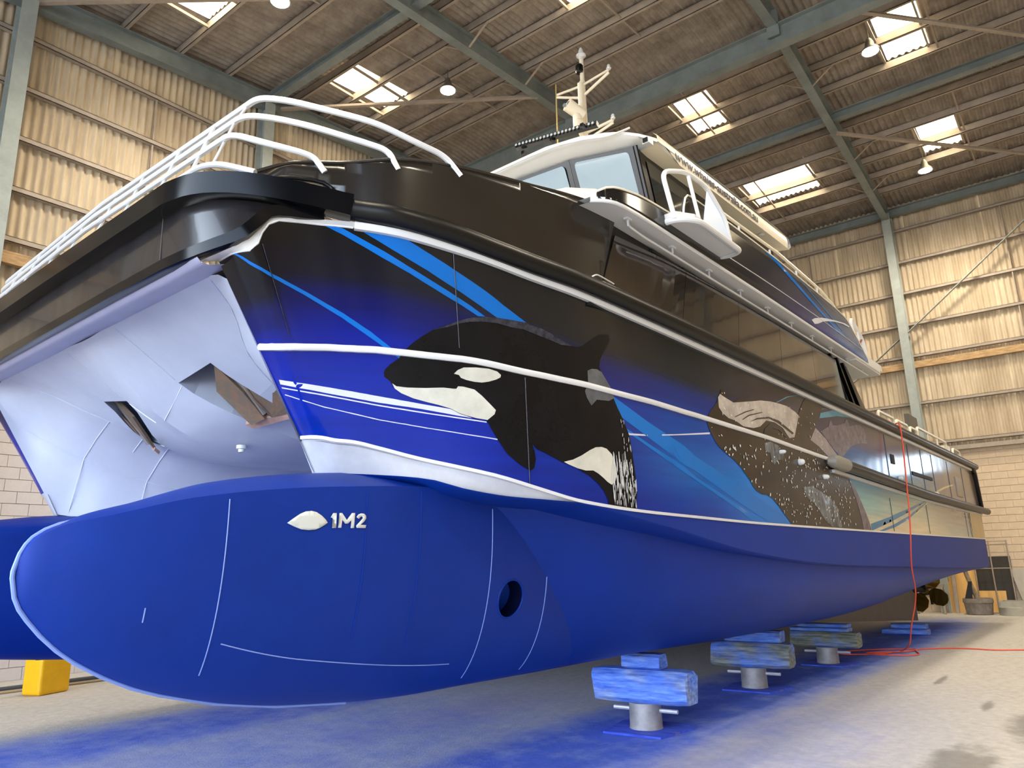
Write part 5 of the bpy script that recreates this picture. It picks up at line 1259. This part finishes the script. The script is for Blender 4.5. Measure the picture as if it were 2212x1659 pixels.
# fittings on the aft side
def side_fit(x, z, r): return MB().lathe([(r,0),(r*1.1,-.01),(r*.9,-.05),(r*.5,-.065),(0,-.07)],(x,2.88,z),14,'y')
for x,z,r in ((8.05,2.72,.022),(8.62,2.66,.035),(9.45,2.55,.028),(13.3,2.80,.04),(16.0,2.70,.038)): side_fit(x,z,r).build('skin_fitting', WHITE, boat, True)
MB().box(12.95,13.15,2.868,2.885,3.02,3.17).build('vent_opening', DARK, boat)
MB().box(14.3,15.9,2.865,2.885,2.94,3.0).build('vent_slot', DARK, boat)
for x in (12.7,14.2,15.2,16.1,17.6,19.2): MB().bar((x,2.876,2.7),(x,2.876,3.46),0.008,0.012,(1,0,0)).build('plate_seam', V_SHEEN, boat)
for x in (12.5,15.0,18.8,19.2): MB().bar((x,2.876,1.95),(x,2.876,2.45),0.008,0.012,(1,0,0)).build('plate_seam', V_SHEEN, boat)
o = MB().box(18.3,18.9,2.866,2.885,2.78,3.2).build('side_door_panel', mat('taupe_panel',(128,116,100),0.3), boat)
quad('bare_stern_panel',[(19.35,2.872,1.93),(20.9,2.872,1.93),(20.9,2.872,2.5),(19.35,2.872,2.5)],mat('bare_aluminium',(190,168,120),0.35,0.3,0.2,3,stretch=(6,6,.6)),boat,0.006)
# skeg, shaft, propeller, rudder (both hulls)
def running_gear(yh, par_):
    P_ = [(10.4,.745),(18.32,.225),(18.36,.78),(17.4,1.14),(14,.95),(12,.80)]
    k_ = len(P_)
    sk = MB().add([(x,yh-.08,z) for x,z in P_]+[(x,yh+.08,z) for x,z in P_],[tuple(range(k_)),tuple(range(2*k_-1,k_-1,-1))]+[((i+1)%k_,i,k_+i,k_+(i+1)%k_) for i in range(k_)]).build('skeg', mat('dark_skeg_paint',(66,56,50),0.5,0,0.2,3), par_)
    MB().tube([(15.5,yh,1.15),(19.6,yh,.80)],0.06,10).build('shaft', DARK, par_, True)
    p = MB().lathe([(0.05,-.2),(0.1,-.1),(0.11,.1),(0.06,.22)],(19.75,yh,.78),14,'x')
    for k in range(4):
        a0 = math.pi/2*k+0.5; V = []
        for r_,w_,tw in ((.1,.12,.9),(.22,.22,.75),(.36,.26,.6),(.47,.18,.5),(.5,.05,.45)):
            for sgn in (-1,1):
                a = a0+sgn*w_/max(r_,.2)*0.8; V.append((19.75+sgn*w_*0.6*math.sin(tw), yh+r_*math.cos(a), .78+r_*math.sin(a)))
        p.add(V,[(2*i,2*i+1,2*i+3,2*i+2) for i in range(4)])
    o = p.build('propeller', mat('bronze_propeller',(120,92,30),0.35,0.7), par_)
    sm = o.modifiers.new('thick','SOLIDIFY'); sm.thickness = 0.015
    MB().add([(20.2,yh-.03,1.2),(20.75,yh-.03,1.2),(20.7,yh-.02,.45),(20.25,yh-.02,.45),(20.2,yh+.03,1.2),(20.75,yh+.03,1.2),(20.7,yh+.02,.45),(20.25,yh+.02,.45)],[(0,3,2,1),(4,5,6,7),(0,4,7,3),(3,7,6,2),(2,6,5,1),(1,5,4,0)]).build('rudder', DARK, par_)
    MB().bar((19.2,yh,1.25),(19.4,yh,.82),0.05,0.2,(0,1,0)).build('shaft_bracket', DARK, par_)
running_gear(YH, boat); running_gear(2*YC-YH, boat)
# ================================================================ things on the floor
def bevel(o, w=0.02, seg=2):
    m_ = o.modifiers.new('bevel','BEVEL'); m_.width = w; m_.segments = seg; m_.limit_method = 'ANGLE'; return o
PIPE = mat('scuffed_grey_steel',(150,148,150),0.5,0.2,0.25,6)
def sprayed(name, base, base2, blue, amount, sc=3.0):
    m = bpy.data.materials.new(name); m.use_nodes = True; nt = m.node_tree; b = nt.nodes['Principled BSDF']; N = nt.nodes.new; L = nt.links.new; b.inputs['Roughness'].default_value = 0.8
    tc = N('ShaderNodeTexCoord'); mp = N('ShaderNodeMapping'); mp.inputs['Scale'].default_value = (6,1.2,9); L(tc.outputs['Object'], mp.inputs['Vector'])
    n1 = N('ShaderNodeTexNoise'); n1.inputs['Scale'].default_value = 4; n1.inputs['Detail'].default_value = 7; L(mp.outputs[0], n1.inputs['Vector'])
    rp = N('ShaderNodeValToRGB'); rp.color_ramp.elements[0].position = .35; rp.color_ramp.elements[1].position = .68; rp.color_ramp.elements[0].color = lin(base); rp.color_ramp.elements[1].color = lin(base2); L(n1.outputs['Fac'], rp.inputs['Fac'])
    n2 = N('ShaderNodeTexNoise'); n2.inputs['Scale'].default_value = sc; n2.inputs['Detail'].default_value = 3; L(tc.outputs['Object'], n2.inputs['Vector'])
    r2 = N('ShaderNodeValToRGB'); r2.color_ramp.elements[0].position = 1-amount-.2; r2.color_ramp.elements[1].position = 1-amount+.05; L(n2.outputs['Fac'], r2.inputs['Fac'])
    rb = N('ShaderNodeValToRGB'); rb.color_ramp.elements[0].position = .3; rb.color_ramp.elements[1].position = .7; rb.color_ramp.elements[0].color = lin(blue[0]); rb.color_ramp.elements[1].color = lin(blue[1]); L(n1.outputs['Fac'], rb.inputs['Fac'])
    mx = N('ShaderNodeMixRGB'); L(r2.outputs[0], mx.inputs[0]); L(rp.outputs[0], mx.inputs[1]); L(rb.outputs[0], mx.inputs[2]); L(mx.outputs[0], b.inputs['Base Color'])
    bp = N('ShaderNodeBump'); bp.inputs['Strength'].default_value = .7; bp.inputs['Distance'].default_value = .02; L(n1.outputs['Fac'], bp.inputs['Height']); L(bp.outputs[0], b.inputs['Normal'])
    return m
BL = ((52,96,206),(120,160,240))
TB1 = sprayed('blue_sprayed_timber',(110,120,132),(170,182,196),BL,0.56)
TB2 = sprayed('half_sprayed_timber',(92,98,96),(150,154,146),BL,0.40)
TB3 = sprayed('weathered_timber_blue_patch',(90,96,84),(146,150,134),BL,0.32)
PLATE = sprayed('sprayed_base_plate',(120,116,112),(150,146,140),((40,66,190),(70,100,214)),0.6)
def timber(name, L, w, h, mt_, parent, loc, rz=0.0, jag=0.0):
    """squared log, long axis y, with chamfered worn edges"""
    n = 9; V = []
    prof = [(-.5,-.36),(-.36,-.5),(.36,-.5),(.5,-.36),(.5,.34),(.34,.5),(-.34,.5),(-.5,.34)]
    for i in range(n):
        f = i/(n-1)-0.5
        for k,(a,b) in enumerate(prof):
            e = 1-0.06*(abs(f)*2)**6
            V.append((a*w*e+random.uniform(-1,1)*0.006, f*L+(random.uniform(-1,1)*jag if i in (0,n-1) else 0), (b*h*e)*(1-random.random()*0.01)))
    F = [(i*8+k,i*8+(k+1)%8,(i+1)*8+(k+1)%8,(i+1)*8+k) for i in range(n-1) for k in range(8)]+[tuple(range(7,-1,-1)),tuple((n-1)*8+k for k in range(8))]
    o = obj(name, V, F, mt_, parent); o.location = loc; o.rotation_euler = (0,0,rz); return o
def stand(x, y, lab, rz, tmat, pipe_h, th, tl):
    r = tag(empty('support_stand',(x,y,0),rz), lab, 'boat stand', 'steel stub stands under the keel')
    P_ = [(-.34,-.30),(.20,-.42),(.36,-.30),(.36,.30),(.2,.36),(-.34,.30)]
    k = len(P_); MB().add([(a,b,0.0) for a,b in P_]+[(a,b,.018) for a,b in P_],[tuple(range(k-1,-1,-1)),tuple(range(k,2*k))]+[(i,(i+1)%k,k+(i+1)%k,k+i) for i in range(k)]).build('base_plate', PLATE, r)
    MB().lathe([(0.165,0.018),(0.16,0.03),(0.157,pipe_h-.01),(0.157,pipe_h)],n=26).build('pipe_post', PIPE, r, True)
    MB().tube([(0,-.34,pipe_h*.72),(0,.34,pipe_h*.72)],0.02,10).build('cross_pin', mat('pale_pin_steel',(196,196,200),0.45,0.3), r, True)
    return r
specs = [(6.98,3.87,'steel stub stand with blue timber, nearest to the camera',0.06,TB1,.255,.31,1.0),
         (9.80,3.84,'steel stub stand with squared timber, second from the bulb',0.02,TB2,.26,.30,1.0),
         (12.5,3.70,'steel stub stand with two planks on top, farthest from the bulb',-.02,TB3,.25,.23,1.0)]
for i,(x,y,lab,rz_,tm,ph,th,tl) in enumerate(specs):
    stand(x,y,lab,rz_,tm,ph,th,tl)
    t = timber('timber_block',tl,.30,th,tm,None,(x,y,ph+th/2),rz_,0.015)
    tag(t,['wide blue-sprayed timber beam on the nearest stub stand','squared timber with blue sprayed face on the second stub stand','grey weathered timber with blue patch on the farthest stub stand'][i],'timber','timbers on the stub stands')
    z = ph+th
    top = (0.714,0.712,0.60)[i]
    if i == 0:
        t = timber('timber_block',.40,.22,top-z-.004,TB1,None,(x,y-.02,z+(top-z)/2),rz_,0.01); tag(t,'short blue timber offcut wedged between beam and keel','timber')
    elif i == 1:
        t = timber('plank',.70,.26,top-z-.004,TB1,None,(x,y-.06,z+(top-z)/2),rz_,0.01); tag(t,'blue sprayed plank lying on the second stand timber','plank')
    else:
        h2 = (top-z)/2
        t = timber('plank',.86,.26,h2-.003,TB1,None,(x,y+.06,z+h2/2),rz_,0.01); tag(t,'lower of two blue planks on the farthest stand','plank')
        t = timber('plank',.74,.22,h2-.003,TB1,None,(x,y+.0,z+h2*1.5),rz_,0.01); tag(t,'upper of two blue planks on the farthest stand','plank')
t = timber('plank',.86,.30,.11,TB1,None,(17.75,3.62,.056),0.0,0.01); tag(t,'blue sprayed plank flat on the floor under the skeg','plank')
t = timber('plank',.66,.26,.10,TB1,None,(17.78,3.55,.162),0.0,0.01); tag(t,'small blue plank stacked under the skeg heel','plank')

# yellow jerrycan by the left wall
jc = tag(empty('jerrycan',(4.72,12.2,0),0.35),'bright yellow plastic jerrycan standing by the left wall','container')
YEL = mat('yellow_plastic',(246,186,8),0.35,0,0.05,6)
bevel(MB().box(-.25,.25,-.17,.17,0.0,.50).build('body',YEL,jc),0.045,4)
MB().lathe([(0.06,.49),(0.06,.55),(0.05,.56)],(-.14,0,0),16).build('neck',YEL,jc,True)
MB().lathe([(0.07,.55),(0.07,.60),(0.04,.61)],(-.14,0,0),16).build('cap',mat('black_cap',(24,24,26),0.5),jc,True)
MB().tube(bend([(-.02,0,.49),(-.02,0,.57),(.2,0,.57),(.2,0,.49)],0.05),0.022,10).build('handle',YEL,jc,True)
# pipes along the foot of the left wall
tag(MB().tube([(-3,13.0,.035),(2.5,12.98,.035),(5.5,12.95,.035),(9.5,12.9,.035)],0.034,10).build('pipe',mat('dark_grey_hose',(70,72,78),0.6),None,True),'dark grey pipe lying along the left wall','pipe')
tag(MB().tube([(-3,12.78,.022),(3.5,12.74,.022),(6.0,12.66,.022),(8.2,12.6,.022)],0.02,8).build('pipe',mat('tan_conduit',(168,150,116),0.6),None,True),'thin tan conduit lying in front of the dark pipe','pipe')
tag(MB().box(2.6,2.95,12.3,12.36,0.0,.015).build('wood_scrap',TIMBER,None),'thin wood scrap on the floor at the left edge','scrap')
tag(MB().box(6.1,6.2,12.3,12.36,0.0,.04).build('paper_scrap',WHITE,None),'small white scrap on the floor near the pipes','scrap')
# wall box on the left
tag(bevel(MB().box(2.6,3.0,YL-.12,YL-.013,2.75,3.35).build('switch_box',mat('grey_box',(150,150,150),0.5),None),0.01),'grey switch box fixed to the left block wall','box')

# things against the far wall
PLY = mat('warm_plywood',(222,176,104),0.6,0,0.12,2.0,stretch=(3,3,.4))
def lean(name, y0, y1, h, mt_, lab, cat, base=24.62, top=24.76, th=.018, corner=0.0, yshift=0.0):
    if corner: P_ = [(y0,0),(y1,0),(y1,h)]+[(y0+corner*(1-math.cos(a)),h-corner*(1-math.sin(a))) for a in (math.pi/2,math.pi/3,math.pi/6,0)]
    else: P_ = [(y0,0),(y1,0),(y1,h),(y0,h)]
    V = []; k = len(P_)
    for y,z in P_: V.append((base+(top-base)*z/h, y+yshift*z/h, z+0.002))
    V += [(a-th,b,c) for a,b,c in V]
    F = [tuple(range(k)),tuple(range(2*k-1,k-1,-1))]+[((i+1)%k,i,k+i,k+(i+1)%k) for i in range(k)]
    return tag(obj(name,V,F,mt_),lab,cat)
lean('plywood_sheet',3.04,3.95,1.22,PLY,'tall plywood sheet with a rounded corner against the far wall','board',24.5,24.72,corner=.12)
lean('plywood_sheet',2.42,3.10,.58,PLY,'low plywood sheet leaning beside the tall one','board',24.56,24.7)
lean('wall_shade_sheet',2.2,3.05,1.5,mat('hull_shade_dark_paint',(58,54,48),0.7,0,0.2,2),'dark sheet standing for hull shadow and dark paint on the wall','board',24.72,24.77)  # sheet painted dark for the hull's shadow and dark paint on the wall
lean('pale_sheet',1.5,2.0,1.15,mat('pale_board',(176,170,156),0.6,0,0.1,2),'pale grey board leaning at the right edge','board',24.6,24.76,yshift=.25)
lean('painted_plank',3.72,4.0,1.32,mat('white_yellow_plank',(226,216,196),0.6,0,0,1.6,col2=(226,186,90)),'white plank with yellow paint stain against the far wall','board',24.4,24.7,yshift=.06)
lean('metal_channel',3.55,3.64,1.5,PURL,'long metal channel leaning beside the painted plank','channel',24.38,24.7,.05)
tr = tag(empty('trestle',(24.1,4.15,0)),'grey timber trestle beside the stern propeller','trestle')
GT = mat('grey_timber',(150,140,124),0.8,0,0.2,5)
MB().bar((0,-.35,.74),(0,.35,.74),.1,.08).build('beam',GT,tr)
for sy in (-.3,.3):
    for sx in (-1,1): MB().bar((0.03*sx,sy,.72),(.22*sx,sy*1.1,0.0),.07,.05,(0,1,0)).build('leg',GT,tr)
MB().bar((0,-.3,.2),(0,.28,.62),.04,.05).build('brace',GT,tr)
tag(MB().tube(bend([(24.1,4.2,.80),(24.05,4.0,.86),(24.0,3.95,.82),(24.1,4.3,.84),(24.15,4.45,.81)],.05),.02,8).build('cable_coil',mat('black_cable',(16,16,18),0.6),None,True),'black cable heaped on the timber trestle','cable')
tb = tag(empty('weighted_post',(23.95,3.02,0)),'rusty post set in a grey concrete-filled tub','post')
TUB = mat('grey_tub',(132,124,116),0.85,0,0.3,9)
MB().lathe([(.29,0),(.31,.02),(.34,.30),(.36,.31),(.36,.36),(.35,.42),(.32,.42),(.31,.37),(.0,.36)],n=28).build('tub',TUB,tb,True)
MB().tube([(0,0,.36),(0,.14,.9),(0,.22,1.28)],.055,12).build('pole',mat('rusty_pole',(150,136,116),.7,.2,.4,8),tb,True)
MB().lathe([(.075,0),(.075,.07)],(0,.2,1.12),14).build('collar',TUB,tb,True)
MB().add([(-.1,.1,.4),(-.1,.28,.4),(-.08,.14,.86),(-.08,.06,.86),(-.14,.1,.4),(-.14,.28,.4),(-.12,.14,.86),(-.12,.06,.86)],[(0,1,2,3),(7,6,5,4),(0,4,5,1),(1,5,6,2),(2,6,7,3),(3,7,4,0)]).build('wedge',mat('black_cap',(24,24,26),0.5),tb)
cb = tag(empty('concrete_foot',(23.95,2.18,0)),'grey concrete foot with a slotted top beside the tub','concrete block')
CON = mat('grey_concrete_foot',(170,166,152),0.85,0,.1,6)
MB().lathe([(.40,0),(.40,.20),(.38,.22),(.30,.22),(.28,.16),(0,.16)],n=24).build('base',CON,cb,True)
MB().box(-.32,.32,-.34,-.27,.2,.36).box(-.32,.32,.27,.34,.2,.36).box(-.36,-.27,-.30,.30,.2,.36).box(.27,.36,-.3,.3,.2,.36).build('rim',CON,cb)
MB().bar((-.3,0,.28),(.3,.0,.28),.06,.09).build('slot_bar',mat('dark_grey_bar',(84,84,82),.6),cb)
fr = tag(empty('barrier_frame',(24.44,2.62,0)),'thin steel barrier frame standing against the block wall','barrier')
for y in (.42,0,-.42): MB().tube([(0,y,0),(0,y,1.92)],.018,8).build('upright',PURL,fr,True)
for z in (1.9,1.82,1.5,1.18): MB().tube([(0,.45,z),(0,-.45,z)],.012,8).build('crossbar',PURL,fr,True)
MB().box(-.03,.03,-.5,.5,0,.03).build('foot',PURL,fr)
# orange extension cord hanging from the side and running along the floor
cr,sr = math.cos(math.radians(-1.6)), math.sin(math.radians(-1.6))
def w_(x,y,z): return (x*cr-y*sr, x*sr+y*cr, z)
cp = [w_(13.25,2.80,3.69),w_(13.22,2.735,3.66),w_(13.14,2.715,3.36),w_(13.0,2.715,2.72),w_(12.9,2.73,2.07),w_(13.0,2.82,1.45),w_(13.5,2.93,.98),w_(13.7,3.1,.5),w_(14.0,3.25,.16)]
fl = [(14.35,3.1,.012),(14.0,3.3,.012),(13.7,3.75,.012),(13.95,3.95,.012),(14.6,3.5,.012),(14.9,2.95,.012),(14.4,3.0,.02),(14.0,3.5,.02),(13.8,3.2,.02),(14.1,2.75,.012),(14.8,2.9,.012),(15.2,2.6,.012),(15.35,2.2,.012),(15.3,1.8,.012),(15.5,1.4,.012),(15.8,.7,.012),(16,-.5,.012)]
def smooth_path(P, n=5):
    P = [Vector(p) for p in P]; out = []
    for i in range(len(P)-1):
        p0,p1,p2,p3 = P[max(i-1,0)],P[i],P[i+1],P[min(i+2,len(P)-1)]
        for k in range(n):
            t = k/n; out.append(0.5*((2*p1)+(p2-p0)*t+(2*p0-5*p1+4*p2-p3)*t*t+(3*p1-p0-3*p2+p3)*t**3))
    out.append(P[-1]); return [Vector((p.x,p.y,max(p.z,.011))) for p in out]
tag(MB().tube(smooth_path(cp+fl),0.011,6).build('extension_cord',mat('orange_cord',(226,84,58),0.5),None,True),'orange extension cord hanging from the side onto the floor','cord')
